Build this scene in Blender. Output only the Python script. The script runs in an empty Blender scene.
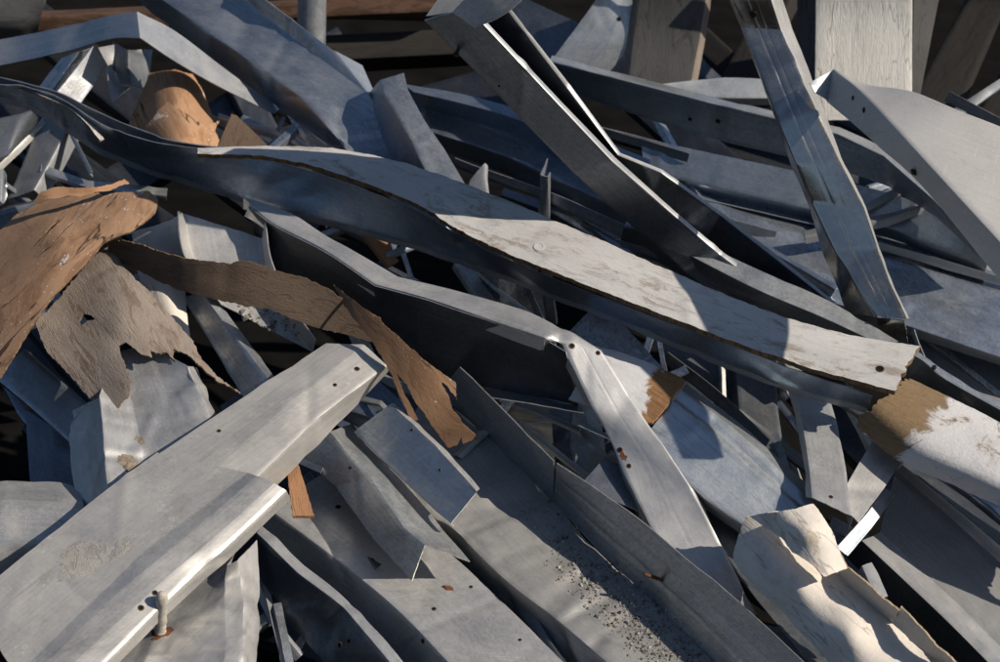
import bpy, math, random
import numpy as np
from mathutils import Vector, noise
from mathutils.bvhtree import BVHTree
random.seed(7)
SC = bpy.context.scene
COL = SC.collection
# ---------------------------------------------------------------- camera
PITCH = math.radians(22.0)
LENS = 85.0
CAM = np.array([0.0, 0.0, 2.6])
RGT = np.array([1.0, 0.0, 0.0])
FWD = np.array([0.0, math.cos(PITCH), -math.sin(PITCH)])
UP = np.array([0.0, math.sin(PITCH), math.cos(PITCH)])
U = 0.002            # one tracing unit = 2 mm
D0 = 4.72            # metres to the middle of the heap's face
def ray(x, y):
    k = 36.0 / LENS / 1000.0
    return FWD + RGT * ((x - 500.0) * k) + UP * ((331.0 - y) * k)
def W(x, y, h=0.0):
    """Point of the heap seen in direction (x, y), h units proud of the heap's mean slope."""
    return CAM + ray(x, y) * (D0 + (331.0 - y) * 0.83 * U - h * U)

# ---------------------------------------------------------------- node helpers
def new_mat(name):
    m = bpy.data.materials.new(name); m.use_nodes = True
    nt = m.node_tree; nt.nodes.clear()
    return m, nt
class NT:
    def __init__(s, nt): s.nt = nt
    def n(s, t, **kw):
        d = s.nt.nodes.new(t)
        for k, v in kw.items():
            if k in d.bl_rna.properties and not k.startswith('i_'): setattr(d, k, v)
        return d
    def l(s, a, b): s.nt.links.new(a, b)
    def coords(s, sx=1, sy=1):
        uv = s.n('ShaderNodeUVMap'); oi = s.n('ShaderNodeObjectInfo')
        mp = s.n('ShaderNodeVectorMath', operation='MULTIPLY_ADD')
        cb = s.n('ShaderNodeCombineXYZ')
        mm = s.n('ShaderNodeMath', operation='MULTIPLY'); mm.inputs[1].default_value = 37.0
        s.l(oi.outputs['Color'], mm.inputs[0]); s.l(mm.outputs[0], cb.inputs[0]); s.l(mm.outputs[0], cb.inputs[2])
        mp.inputs[1].default_value = (sx, sy, 1)
        s.l(uv.outputs[0], mp.inputs[0]); s.l(cb.outputs[0], mp.inputs[2])
        return mp.outputs[0]
    def noise(s, co, scale, detail=4, rough=.55, dist=0):
        d = s.n('ShaderNodeTexNoise'); d.inputs['Scale'].default_value = scale
        d.inputs['Detail'].default_value = detail; d.inputs['Roughness'].default_value = rough
        d.inputs['Distortion'].default_value = dist
        s.l(co, d.inputs['Vector']); return d.outputs['Fac']
    def voro(s, co, scale, feat='F1', out='Color'):
        d = s.n('ShaderNodeTexVoronoi', feature=feat); d.inputs['Scale'].default_value = scale
        s.l(co, d.inputs['Vector']); return d.outputs[out]
    def ramp(s, v, *stops, lin=True):
        d = s.n('ShaderNodeValToRGB'); e = d.color_ramp.elements
        while len(e) < len(stops): e.new(.5)
        for el, (p, c) in zip(e, stops):
            el.position = p
            el.color = (c, c, c, 1) if not isinstance(c, tuple) else (*c, 1)
        s.l(v, d.inputs[0]); return d.outputs[0]
    def mix(s, f, a, b, mode='MIX'):
        d = s.n('ShaderNodeMix', data_type='RGBA', blend_type=mode)
        for sock, v in ((d.inputs[0], f), (d.inputs[6], a), (d.inputs[7], b)):
            if isinstance(v, (int, float)): sock.default_value = v if sock == d.inputs[0] else (v, v, v, 1)
            elif isinstance(v, tuple): sock.default_value = (*v, 1)
            else: s.l(v, sock)
        return d.outputs[2]
    def math(s, op, a, b=0.0):
        d = s.n('ShaderNodeMath', operation=op)
        for i, v in enumerate((a, b)):
            if isinstance(v, (int, float)): d.inputs[i].default_value = v
            else: s.l(v, d.inputs[i])
        return d.outputs[0]
    def out(s, col, rough, metal=0.0, height=None, bstr=.3, bdist=.001, spec=.5):
        p = s.n('ShaderNodeBsdfPrincipled'); o = s.n('ShaderNodeOutputMaterial')
        for k, v in (('Base Color', col), ('Roughness', rough), ('Metallic', metal)):
            if isinstance(v, (int, float)): p.inputs[k].default_value = v if k != 'Base Color' else (v, v, v, 1)
            elif isinstance(v, tuple): p.inputs[k].default_value = (*v, 1)
            else: s.l(v, p.inputs[k])
        p.inputs['Specular IOR Level'].default_value = spec
        if height is not None:
            b = s.n('ShaderNodeBump'); b.inputs['Strength'].default_value = bstr; b.inputs['Distance'].default_value = bdist
            s.l(height, b.inputs['Height']); s.l(b.outputs[0], p.inputs['Normal'])
        s.l(p.outputs[0], o.inputs[0])

def galv(name, base=(.42, .44, .46), rough=.42, metal=.85, dust=.4, dustcol=(.36, .34, .31), spangle=.25, streak=.5, spots=.0):
    m, nt = new_mat(name); g = NT(nt)
    c = g.coords(); cs = g.coords(.35, 55); cm = g.coords(1, 5)
    big = g.noise(c, 5, 3, .5, .4); fine = g.noise(c, 160, 4, .65); st = g.noise(cs, 4, 5, .65); st2 = g.noise(g.coords(.25, 190), 4, 3, .6)
    sp = g.ramp(g.voro(c, 150), (0, 0.0), (1, 1.0))
    k = g.math('ADD', g.math('MULTIPLY', big, .35), g.math('MULTIPLY', st, streak))
    k = g.math('ADD', k, g.math('MULTIPLY', st2, streak * .5)); k = g.math('ADD', k, g.math('MULTIPLY', fine, .18)); k = g.math('ADD', k, g.math('MULTIPLY', sp, spangle))
    mid = .175 + streak * .75 + .09 + spangle * .5
    val = g.ramp(k, (mid - .26, .60), (mid + .26, 1.32))
    col = g.mix(1.0, base, val, 'MULTIPLY')
    oi = g.n('ShaderNodeObjectInfo')                    # tone of the individual piece
    col = g.mix(1.0, col, g.ramp(oi.outputs['Color'], (0, (.76, .80, .87)), (1, (1.12, 1.09, 1.04))), 'MULTIPLY')
    stain = g.ramp(g.noise(cm, 7, 7, .7, .8), (.60, 0.0), (.74, .55))
    col = g.mix(stain, col, (.12, .115, .11))
    # dust: thin in broad soft drifts, thick in a few spots
    d1 = g.noise(c, 6, 6, .62, .3); d2 = g.noise(c, 240, 3, .7); d3 = g.noise(c, 24, 6, .7, .5)
    dd = g.math('ADD', g.math('MULTIPLY', d1, .36), g.math('ADD', g.math('MULTIPLY', d3, .32), g.math('MULTIPLY', d2, .32)))
    du = g.ramp(dd, (.50 - .22 * dust, 0.0), (.82 - .12 * dust, min(1, .3 + .7 * dust)))
    col = g.mix(du, col, dustcol)
    if spots:
        vd = g.voro(c, 55, 'F1', 'Distance')
        rg = g.ramp(vd, (.16, 0.0), (.20, .5), (.26, .5), (.30, 0.0))
        gate = g.ramp(g.noise(c, 13, 2), (.5, 0.0), (.58, spots))
        col = g.mix(g.math('MULTIPLY', rg, gate), col, (.62, .62, .6))
    scr = g.noise(g.coords(2.5, 300), 4, 4, .5); scr2 = g.noise(g.coords(120, 3), 3, 4, .5)
    sc = g.math('MAXIMUM', g.ramp(scr, (.67, 0.0), (.71, .6)), g.ramp(scr2, (.69, 0.0), (.73, .4)))
    col = g.mix(sc, col, tuple(min(1, v * 1.7) for v in base))
    ro = g.math('ADD', g.math('MULTIPLY', g.math('SUBTRACT', k, mid), -.35), rough)
    ro = g.math('ADD', ro, g.math('MULTIPLY', du, .4))
    me = g.math('MULTIPLY', g.math('SUBTRACT', 1.0, du), metal)
    hgt = g.math('ADD', g.math('MULTIPLY', big, 1.5), g.math('ADD', g.math('MULTIPLY', fine, .6), g.math('ADD', g.math('MULTIPLY', st, .8), g.math('MULTIPLY', d3, .7))))
    g.out(col, ro, me, hgt, .2, .001)
    return m

def board(name, face, bare, cover=.5, scale=14, rough=.85, streak=(1, 1), spec=.25, specks=None, end=None, bump=.5, dirt=.5, cracks=None):
    cracks = (.85 if specks else .35) if cracks is None else cracks
    """Painted / papered or bare fibreboard: face colour flaking to the bare colour, dirt, fibres."""
    m, nt = new_mat(name); g = NT(nt)
    c = g.coords(*streak); cf = g.coords(6, 70)
    n1 = g.noise(c, scale, 9, .68, .8); n2 = g.noise(c, scale * 9, 5, .7); n3 = g.noise(cf, 5, 5, .65); n4 = g.noise(c, scale * .35, 4, .6)
    k = g.math('ADD', g.math('MULTIPLY', n1, .75), g.math('MULTIPLY', n2, .25))
    t = cover
    mask = g.ramp(k, (t - .03, 0.0), (t + .05, 1.0))
    if end:
        uv = g.n('ShaderNodeUVMap'); sx = g.n('ShaderNodeSeparateXYZ'); g.l(uv.outputs[0], sx.inputs[0])
        uu = g.math('ADD', sx.outputs[0], g.math('MULTIPLY', g.math('SUBTRACT', n1, .5), .16))
        if end > 0: em = g.ramp(uu, (max(0, end - .006), 1.0), (end + .006, 0.0))
        else: em = g.ramp(uu, (-end - .006, 0.0), (-end + .006, 1.0))
        mask = g.math('MAXIMUM', mask, em)
    v = g.ramp(g.math('ADD', g.math('MULTIPLY', n3, .6), g.math('MULTIPLY', n2, .4)), (.3, .62), (.75, 1.2))
    fa = g.mix(1.0, face, g.ramp(g.math('ADD', g.math('MULTIPLY', n4, .7), g.math('MULTIPLY', n2, .3)), (.3, .78), (.7, 1.08)), 'MULTIPLY')
    ba = g.mix(1.0, bare, v, 'MULTIPLY')
    col = g.mix(mask, fa, ba)
    dm = g.ramp(g.noise(c, scale * .7, 8, .75, 1.5), (.54, 0.0), (.74, dirt))
    col = g.mix(dm, col, tuple(x * .45 for x in bare))
    if specks:
        vd = g.noise(g.coords(1, 1.6), 15, 5, .7, 1.0)
        col = g.mix(g.ramp(vd, (.645, 0.0), (.665, .8)), col, specks)
        vs = g.voro(c, 60, 'F1', 'Distance')
        col = g.mix(g.math('MULTIPLY', g.ramp(vs, (.10, 1.0), (.14, 0.0)), g.ramp(n4, (.5, 0.0), (.56, .9))), col, specks)
    cr = g.math('ABSOLUTE', g.math('SUBTRACT', g.noise(g.coords(1.1, 7), 3.2, 3, .5, .3), .5))
    crk = g.math('MULTIPLY', g.ramp(cr, (.004, 1.0), (.010, 0.0)), g.ramp(n4, (.50, 0.0), (.56, cracks)))
    col = g.mix(crk, col, (.02, .014, .010))
    h = g.math('ADD', g.math('MULTIPLY', g.math('MAXIMUM', mask, crk), -.6), g.math('ADD', n2, g.math('ADD', g.math('MULTIPLY', n3, .4), g.math('MULTIPLY', n1, 1.5))))
    g.out(col, rough, 0.0, h, bump, .002, spec)
    return m

def plain(name, col, rough=.8, metal=0, var=.4, scale=40, spec=.2):
    m, nt = new_mat(name); g = NT(nt)
    tc = g.n('ShaderNodeTexCoord'); n1 = g.noise(tc.outputs['Object'], scale, 6, .65)
    g.out(g.mix(1.0, col, g.ramp(n1, (.3, 1 - var), (.7, 1 + var)), 'MULTIPLY'), rough, metal, n1, .5, .003, spec)
    return m

M = {}
M['galv'] = galv('galvanised_steel', (.44, .47, .50), .40, .88, .35)
M['galv_lit'] = galv('galvanised_steel_dusty_lit', (.48, .48, .475), .42, .72, .50, (.42, .405, .385), .12, .4)  # dusty, and lightened in colour for sunlit faces
M['galv_spot'] = galv('galvanised_steel_spotted', (.46, .455, .445), .47, .58, .52, (.40, .39, .37), .1, .45, spots=.9)
M['galv_blue'] = galv('galvanised_steel_dull_shade', (.33, .375, .43), .38, .9, .2, (.28, .29, .30), .2, .4)  # bluish copy of the steel: skylit shade put into the colour
M['galv_dark'] = galv('galvanised_steel_dark', (.18, .195, .215), .40, .88, .25, (.17, .165, .16), .2, .4)  # darker copy of the steel, shade painted in for shaded faces
M['galv_black'] = galv('galvanised_steel_black_shade', (.085, .092, .105), .38, .8, .2, (.10, .10, .10), .2, .5)  # near-black copy of the steel: deep shade put into the colour
M['galv_edge'] = galv('galvanised_steel_cut_edge', (.58, .58, .57), .32, .85, .2)
M['grey_coat'] = galv('grey_coated_steel', (.54, .53, .51), .58, .2, .45, (.46, .44, .41), .04, .22)
M['galv_shiny'] = galv('galvanised_steel_bright', (.55, .57, .58), .30, .9, .15, (.36, .35, .33), .12, .6)
M['galv_streak'] = galv('galvanised_steel_streaked', (.46, .49, .50), .40, .85, .25, (.38, .37, .35), .1, .9)
M['galv_gloss'] = galv('galvanised_steel_glossy', (.44, .43, .41), .20, .96, .08, (.27, .265, .25), .1, .22)
M['galv_zinc'] = galv('galvanised_steel_mottled', (.44, .48, .53), .36, .88, .15, (.36, .35, .33), .5, .4)
M['galv_dirt'] = galv('galvanised_steel_dirty', (.33, .34, .35), .42, .75, .72, (.25, .23, .20), .12, .45)
M['white'] = board('white_paint_flaking', (.50, .49, .475), (.32, .28, .24), .555, 11, streak=(1, 2.6), dirt=.6, cracks=.12)
M['whiteboard'] = board('white_paint_on_plank', (.70, .68, .63), (.34, .29, .235), .64, 9, streak=(.7, 5), dirt=.45, bump=.8)
M['whitebrown'] = board('white_paint_torn_end', (.56, .555, .56), (.22, .15, .085), .58, 12, end=.10, dirt=.5, bump=.8)
M['whitewood'] = board('white_paint_broken_end', (.60, .60, .61), (.28, .15, .07), .64, 12, end=-.15, dirt=.4)
M['brown'] = board('brown_hardboard', (.31, .19, .115), (.23, .13, .075), .54, 8, streak=(1, 2.5), specks=(.5, .52, .55), dirt=.6, rough=.7)
M['brown_deep'] = board('brown_hardboard_deep', (.23, .135, .078), (.17, .095, .053), .53, 8, streak=(1, 2.5), specks=(.5, .52, .55), dirt=.5, rough=.7)  # brown darkened in colour for the shade lying on the split tongue
M['brown_plain'] = board('brown_hardboard_plain', (.40, .235, .135), (.30, .165, .09), .54, 8, streak=(1, 2.5), dirt=.35, specks=(.6, .56, .5))
M['brown_dark'] = board('dark_fibreboard', (.135, .095, .068), (.10, .068, .048), .55, 16, streak=(1, 3), dirt=.5, bump=1.0)
M['fibre'] = board('weathered_fibreboard', (.27, .225, .19), (.20, .15, .115), .55, 14, streak=(1, 3), dirt=.5, bump=1.0)
M['wood'] = board('split_timber', (.36, .19, .10), (.26, .13, .06), .6, 12, streak=(1, 7), dirt=.4, bump=.9)
M['wood_edge'] = board('board_edge', (.23, .145, .08), (.12, .075, .04), .5, 30, streak=(4, 1), dirt=.5, bump=1.0)
M['cream'] = board('cream_paper_board', (.70, .64, .565), (.50, .425, .34), .62, 10, dirt=.45, bump=.4)
M['cream_edge'] = board('paper_edge', (.52, .40, .27), (.40, .29, .18), .55, 30)
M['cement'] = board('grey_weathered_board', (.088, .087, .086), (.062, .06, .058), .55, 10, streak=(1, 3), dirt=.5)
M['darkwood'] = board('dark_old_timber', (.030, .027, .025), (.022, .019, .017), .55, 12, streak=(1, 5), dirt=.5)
M['rustbeam'] = board('rusty_beam', (.11, .062, .04), (.07, .038, .024), .5, 12, streak=(1, 4), dirt=.5)
M['rust'] = plain('rust', (.13, .05, .025), .85)
M['burr'] = plain('rusty_burr', (.12, .08, .06), .6, .3)
M['black'] = plain('hole_dark', (.006, .005, .005), .9)
M['screw'] = plain('blackened_screw', (.03, .027, .025), .5, .6)
M['plaster'] = plain('dried_plaster', (.40, .37, .32), .9, 0, .3, 120)
M['crust'] = board('dried_plaster_crust', (.40, .38, .345), (.34, .325, .30), .5, 40, bump=1.0)
M['crust_dark'] = board('sandy_crust', (.30, .25, .19), (.20, .16, .12), .5, 50, bump=1.0)
M['tan'] = board('sandy_block', (.42, .36, .29), (.34, .28, .21), .55, 20)

# ---------------------------------------------------------------- tracing rails
HS = 1.0
def rail(s, h=None):
    """'x,y[,h][!] ...' -> list of (x, y, h, kink). h: number, or list spread over the points."""
    out = []
    toks = s.split()
    for i, t in enumerate(toks):
        k = t.endswith('!'); t = t.rstrip('!')
        v = [float(a) for a in t.split(',')]
        if len(v) == 3: hh = v[2]
        elif isinstance(h, (list, tuple)):
            f = i / max(1, len(toks) - 1) * (len(h) - 1); a = min(int(f), len(h) - 2)
            hh = h[a] + (h[a + 1] - h[a]) * (f - a)
        else: hh = h or 0.0
        out.append((v[0], v[1], hh * HS, k))
    return out
def shift(r, dx, dy, dh): return [(a + dx, b + dy, c + dh, k) for a, b, c, k in r]

def crom(P, kinks, counts, smooth):
    """Sample control points P (n,3) with counts[i] steps on segment i."""
    n = len(P); res = []
    for i in range(n - 1):
        p1, p2 = P[i], P[i + 1]
        p0 = P[i - 1] if i > 0 and not kinks[i] else p1 - (p2 - p1)
        p3 = P[i + 2] if i + 2 < n and not kinks[i + 1] else p2 + (p2 - p1)
        for j in range(counts[i]):
            t = j / counts[i]
            if smooth:
                a = .5 * (2 * p1 + (p2 - p0) * t + (2 * p0 - 5 * p1 + 4 * p2 - p3) * t * t + (3 * p1 - p0 - 3 * p2 + p3) * t ** 3)
            else: a = p1 + (p2 - p1) * t
            res.append(a)
    res.append(P[-1]); return np.array(res)

def resample(pts, n):
    d = np.r_[0, np.cumsum(np.linalg.norm(np.diff(pts, axis=0), axis=1))]
    d /= d[-1]; t = np.linspace(0, 1, n)
    return np.stack([np.interp(t, d, pts[:, k]) for k in range(3)], 1)

REG = {}
def nz(p, f, s):
    return noise.noise(Vector((p[0] * f + s, p[1] * f - s * .7, p[2] * f + s * 1.3)))

def link(name, me, parent=None, origin=None):
    o = bpy.data.objects.new(name, me); COL.objects.link(o)
    if parent is not None: o.parent = parent
    elif origin is not None: o.location = origin
    return o

def mesh_from(name, V, F, mats, fm=None, uv=None, sharp=32):
    me = bpy.data.meshes.new(name); me.from_pydata([tuple(v) for v in V], [], F)
    for m in mats: me.materials.append(m)
    if fm is not None: me.polygons.foreach_set('material_index', fm)
    me.polygons.foreach_set('use_smooth', [True] * len(F))
    if uv is not None:
        l = me.uv_layers.new(name='UVMap')
        vi = np.zeros(len(me.loops), dtype=np.int32); me.loops.foreach_get('vertex_index', vi)
        l.data.foreach_set('uv', np.asarray(uv, dtype=np.float32)[vi].ravel())
    me.update(); me.set_sharp_from_angle(angle=math.radians(sharp))
    return me

def sheet(name, label, cat, rails, parts=None, mats='galv', smooth=True, cross=False, fil=1.8, dent=1.2, dfreq=6.0,
          t=2.2, jag=.3, endjag=1.0, group=None, auto=(0, 0), parent=None, edge=None, grooves=None, seed=None, kind=None, step=.008, crumple=0.0, tents=None, ext=True):
    """A folded sheet: rails are its fold lines and free edges, swept along its length. Returns the thing's root."""
    rails = [rail(*r) if isinstance(r, tuple) and isinstance(r[0], str) else (rail(r) if isinstance(r, str) else r) for r in rails]
    seed = (sum(ord(c) * (i + 3) for i, c in enumerate((label or '') + name)) % 997) * .137 if seed is None else seed
    same = len({len(r) for r in rails}) == 1
    # members that leave the view go on beyond it
    if ext:
        for end in (0, 1):
            q = [r[-1] if end else r[0] for r in rails]
            if all(a > 1008 for a, *_ in q) or all(a < -8 for a, *_ in q) or all(b > 668 for _, b, *_ in q):
                for i, r in enumerate(rails):
                    a, b = (r[-1], r[-2]) if end else (r[0], r[1]); d = np.array([a[0] - b[0], a[1] - b[1]]); d = d / (np.linalg.norm(d) + 1e-9) * 120
                    nw = (a[0] + d[0], a[1] + d[1], a[2] - 12, False)
                    rails[i] = r + [nw] if end else [nw] + r
    P3 = [np.array([W(a, b, c) for a, b, c, k in r]) for r in rails]
    if same:
        counts = [max(2, int(math.ceil(max(np.linalg.norm(p[i + 1] - p[i]) for p in P3) / step))) for i in range(len(P3[0]) - 1)]
        kin = [any(r[i][3] for r in rails) for i in range(len(rails[0]))]
        C = [crom(p, kin, counts, smooth) for p in P3]
    else:
        C = [crom(p, [k for *_, k in r], [12] * (len(p) - 1), smooth) for p, r in zip(P3, rails)]
        L = max(np.linalg.norm(np.diff(c, axis=0), axis=1).sum() for c in C)
        n = max(5, int(L / step)); C = [resample(c, n) for c in C]
    n = len(C[0])
    # hidden return flanges folded away from the viewer
    def ret(a, b, d):
        tan = np.gradient(a, axis=0); nn = np.cross(tan, b - a); nn /= np.linalg.norm(nn, axis=1)[:, None] + 1e-9
        sgn = np.sign(((CAM - a) * nn).sum(1)); nn *= sgn[:, None]
        ac = a - b; ac /= np.linalg.norm(ac, axis=1)[:, None] + 1e-9
        return a - nn * d * U + ac * d * U * .05
    pre = post = False
    if auto[0]: C.insert(0, ret(C[0], C[1], auto[0])); pre = True
    if auto[1]: C.append(ret(C[-1], C[-2], auto[1])); post = True
    npan = len(C) - 1
    core = npan - pre - post
    one = cross or npan == 1
    if parts is None: parts = ['web'] * core
    if pre: parts = ['flange'] + list(parts)
    if post: parts = list(parts) + ['flange']
    if not isinstance(mats, (list, tuple)): mats = [mats] * npan
    else:
        mats = list(mats)
        if pre and len(mats) < npan: mats = [mats[0]] + mats
        if post and len(mats) < npan: mats = mats + [mats[-1]]
    # cross profile
    cols = []; pan = []          # sampled columns, panel index for each gap
    if cross:
        A = np.array(C)                                   # (r, n, 3)
        cc = [max(3, int(math.ceil(np.linalg.norm(A[i + 1] - A[i], axis=1).max() / step))) for i in range(npan)]
        G = np.stack([crom(A[:, j], [False] * (npan + 1), cc, True) for j in range(n)], 1)
        cols = list(G); pan = [0] * (len(cols) - 1); npan = 1
    else:
        fr = fil * U
        for i in range(npan):
            a, b = C[i], C[i + 1]
            w = np.linalg.norm(b - a, axis=1); wm = w.max()
            fa = np.minimum(fr, w * .3)[:, None] / (w[:, None] + 1e-9) if i > 0 and fil else np.zeros((n, 1))
            fb = np.minimum(fr, w * .3)[:, None] / (w[:, None] + 1e-9) if i < npan - 1 and fil else np.zeros((n, 1))
            s0 = a + (b - a) * fa; s1 = b + (a - b) * fb
            m = max(2, min(16, int(math.ceil(wm / step))))
            gr = (grooves or {}).get(i - (1 if pre else 0))
            if gr:
                m = max(m, 30)
                tan = np.gradient(a, axis=0); nn = np.cross(tan, b - a); nn /= np.linalg.norm(nn, axis=1)[:, None] + 1e-9
                nn *= np.sign(((CAM - a) * nn).sum(1))[:, None]
            for q in range(m + 1):
                if q == 0 and i > 0 and not fil: continue
                s = q / m; cdat = s0 + (s1 - s0) * s
                if gr:
                    for f, dep, wd in gr: cdat = cdat + nn * dep * .001 * math.exp(-((s - f) / wd) ** 2)
                if cols: pan.append(i)
                cols.append(cdat)
            if i < npan - 1 and fil:
                c_ = C[i + 2]; w2 = np.linalg.norm(c_ - b, axis=1)
                f2 = np.minimum(fr, w2 * .3)[:, None] / (w2[:, None] + 1e-9)
                pan.append(i); cols.append(.25 * s1 + .5 * b + .25 * (b + (c_ - b) * f2))
    G = np.array(cols)                                    # (m, n, 3)
    m = len(G)
    du = np.gradient(G, axis=1); dv = np.gradient(G, axis=0)
    N = np.cross(du, dv); N /= np.linalg.norm(N, axis=2)[..., None] + 1e-9
    Tn = du / (np.linalg.norm(du, axis=2)[..., None] + 1e-9); Bn = dv / (np.linalg.norm(dv, axis=2)[..., None] + 1e-9)
    uu = np.concatenate([np.zeros((m, 1)), np.cumsum(np.linalg.norm(np.diff(G, axis=1), axis=2), axis=1)], 1)
    uu = np.repeat(uu.mean(0)[None], m, 0)
    vv = np.concatenate([np.zeros((1, n)), np.cumsum(np.linalg.norm(np.diff(G, axis=0), axis=2), axis=0)], 0)
    # dents, crumpling and ragged borders
    for i in range(m):
        for j in range(n):
            p = G[i, j]
            d = nz(p, dfreq, seed) * dent + nz(p, dfreq * 3.1, seed + 9) * dent * .28
            if crumple: d += (abs(nz(p, 13, seed + 31)) - .2) * crumple + abs(nz(p, 31, seed + 3)) * crumple * .4
            G[i, j] = p + N[i, j] * d * .001
    # creases: short knocked ridges running across the sheet
    ext = G.reshape(-1, 3); area = float(np.linalg.norm(np.diff(G, axis=1), axis=2).mean() * n * np.linalg.norm(np.diff(G, axis=0), axis=2).mean() * m)
    metal = mats[0].startswith('galv')
    cnt, amp = tents if tents is not None else ((int(min(14, 2 + area * 70)), 1.0) if metal else (0, 0))
    rs = np.random.RandomState(int(seed * 1000) % 99991)
    for q in range(cnt):
        ci, cj = rs.randint(m), rs.randint(n); c0 = G[ci, cj]
        ang = rs.uniform(0, math.pi); dr = Tn[ci, cj] * math.cos(ang) + Bn[ci, cj] * math.sin(ang); al = Tn[ci, cj] * -math.sin(ang) + Bn[ci, cj] * math.cos(ang)
        wd = rs.uniform(.012, .045); ln = rs.uniform(.05, .16); hh = rs.choice([-1, 1]) * amp * rs.uniform(.6, 2.4) * .001
        rel = G - c0; x = np.abs(rel @ dr); yv = np.abs(rel @ al)
        prof = np.clip(1 - x / wd, 0, 1) * np.clip(1.6 * (1 - yv / ln), 0, 1)
        G = G + N * (prof * hh)[..., None]
    if jag:
        for i, sg in ((0, 1), (m - 1, -1)):
            for j in range(n):
                p = G[i, j]; q = nz(p, 34, seed) + .7 * nz(p, 90, seed + 5) + .5 * nz(p, 220, seed)
                G[i, j] = p + Bn[i, j] * q * jag * .001
    ej = endjag
    if ej:
        for j, sg in ((0, 1), (n - 1, -1)):
            for i in range(m):
                p = G[i, j]; q = nz(p, 34, seed + 2) + .8 * nz(p, 95, seed + 5) + .6 * nz(p, 210, seed)
                G[i, j] = p + Tn[i, j] * q * ej * .001
    root_loc = G.reshape(-1, 3).mean(0)
    # group panels of the same neighbouring part? every panel is its own part
    root = None
    pieces = []
    for k in range(npan):
        gaps = [i for i in range(m - 1) if pan[i] == k]
        if not gaps: continue
        i0, i1 = gaps[0], gaps[-1] + 1
        g = G[i0:i1 + 1]; nn = N[i0:i1 + 1]; mm = len(g)
        tt = t * .0005
        top = g + nn * tt; bot = g - nn * tt
        V = np.concatenate([top.reshape(-1, 3), bot.reshape(-1, 3)]) - root_loc
        off = mm * n
        F = []; fm = []
        for i in range(mm - 1):
            for j in range(n - 1):
                a, b, c_, d_ = i * n + j, i * n + j + 1, (i + 1) * n + j + 1, (i + 1) * n + j
                F.append((a, b, c_, d_)); F.append((off + d_, off + c_, off + b, off + a)); fm += [0, 0]
        def rim(seq, flip):
            for a, b in zip(seq[:-1], seq[1:]):
                F.append((a, off + a, off + b, b) if flip else (b, off + b, off + a, a)); fm.append(1)
        if i0 == 0: rim([j for j in range(n)], True)
        if i1 == m - 1: rim([(mm - 1) * n + j for j in range(n)], False)
        rim([i * n for i in range(mm)], False); rim([i * n + n - 1 for i in range(mm)], True)
        uv = np.stack([uu[i0:i1 + 1].ravel(), vv[i0:i1 + 1].ravel()], 1); uv = np.concatenate([uv, uv])
        mt = M[mats[k]] if not cross else M[mats[0]]
        pieces.append((parts[k] if not one else name, mesh_from(name, V, F, [mt, M[edge] if edge else (M['galv_edge'] if mt.name.startswith('galv') else mt)], fm, uv), V + root_loc, F))
    if parent is not None:
        objs = []
        ploc = np.array(parent.matrix_basis.translation) if parent.parent is None else np.zeros(3)
        for pn, me, V, F in pieces:
            o = link(pn if not one else name, me, parent); o.location = Vector(root_loc - ploc)
            objs.append(o); REG.setdefault(parent.name, []).append((V, F))
        return objs[0]
    if len(pieces) == 1:
        root = link(name, pieces[0][1], None, Vector(root_loc)); REG[root.name] = [(pieces[0][2], pieces[0][3])]
    else:
        root = bpy.data.objects.new(name, None); COL.objects.link(root); root.location = Vector(root_loc); root.empty_display_size = .05
        REG[root.name] = []
        for pn, me, V, F in pieces:
            link(pn, me, root); REG[root.name].append((V, F))
    if label: root['label'] = label
    root['category'] = cat
    if group: root['group'] = group
    if kind: root['kind'] = kind
    return root

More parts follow.
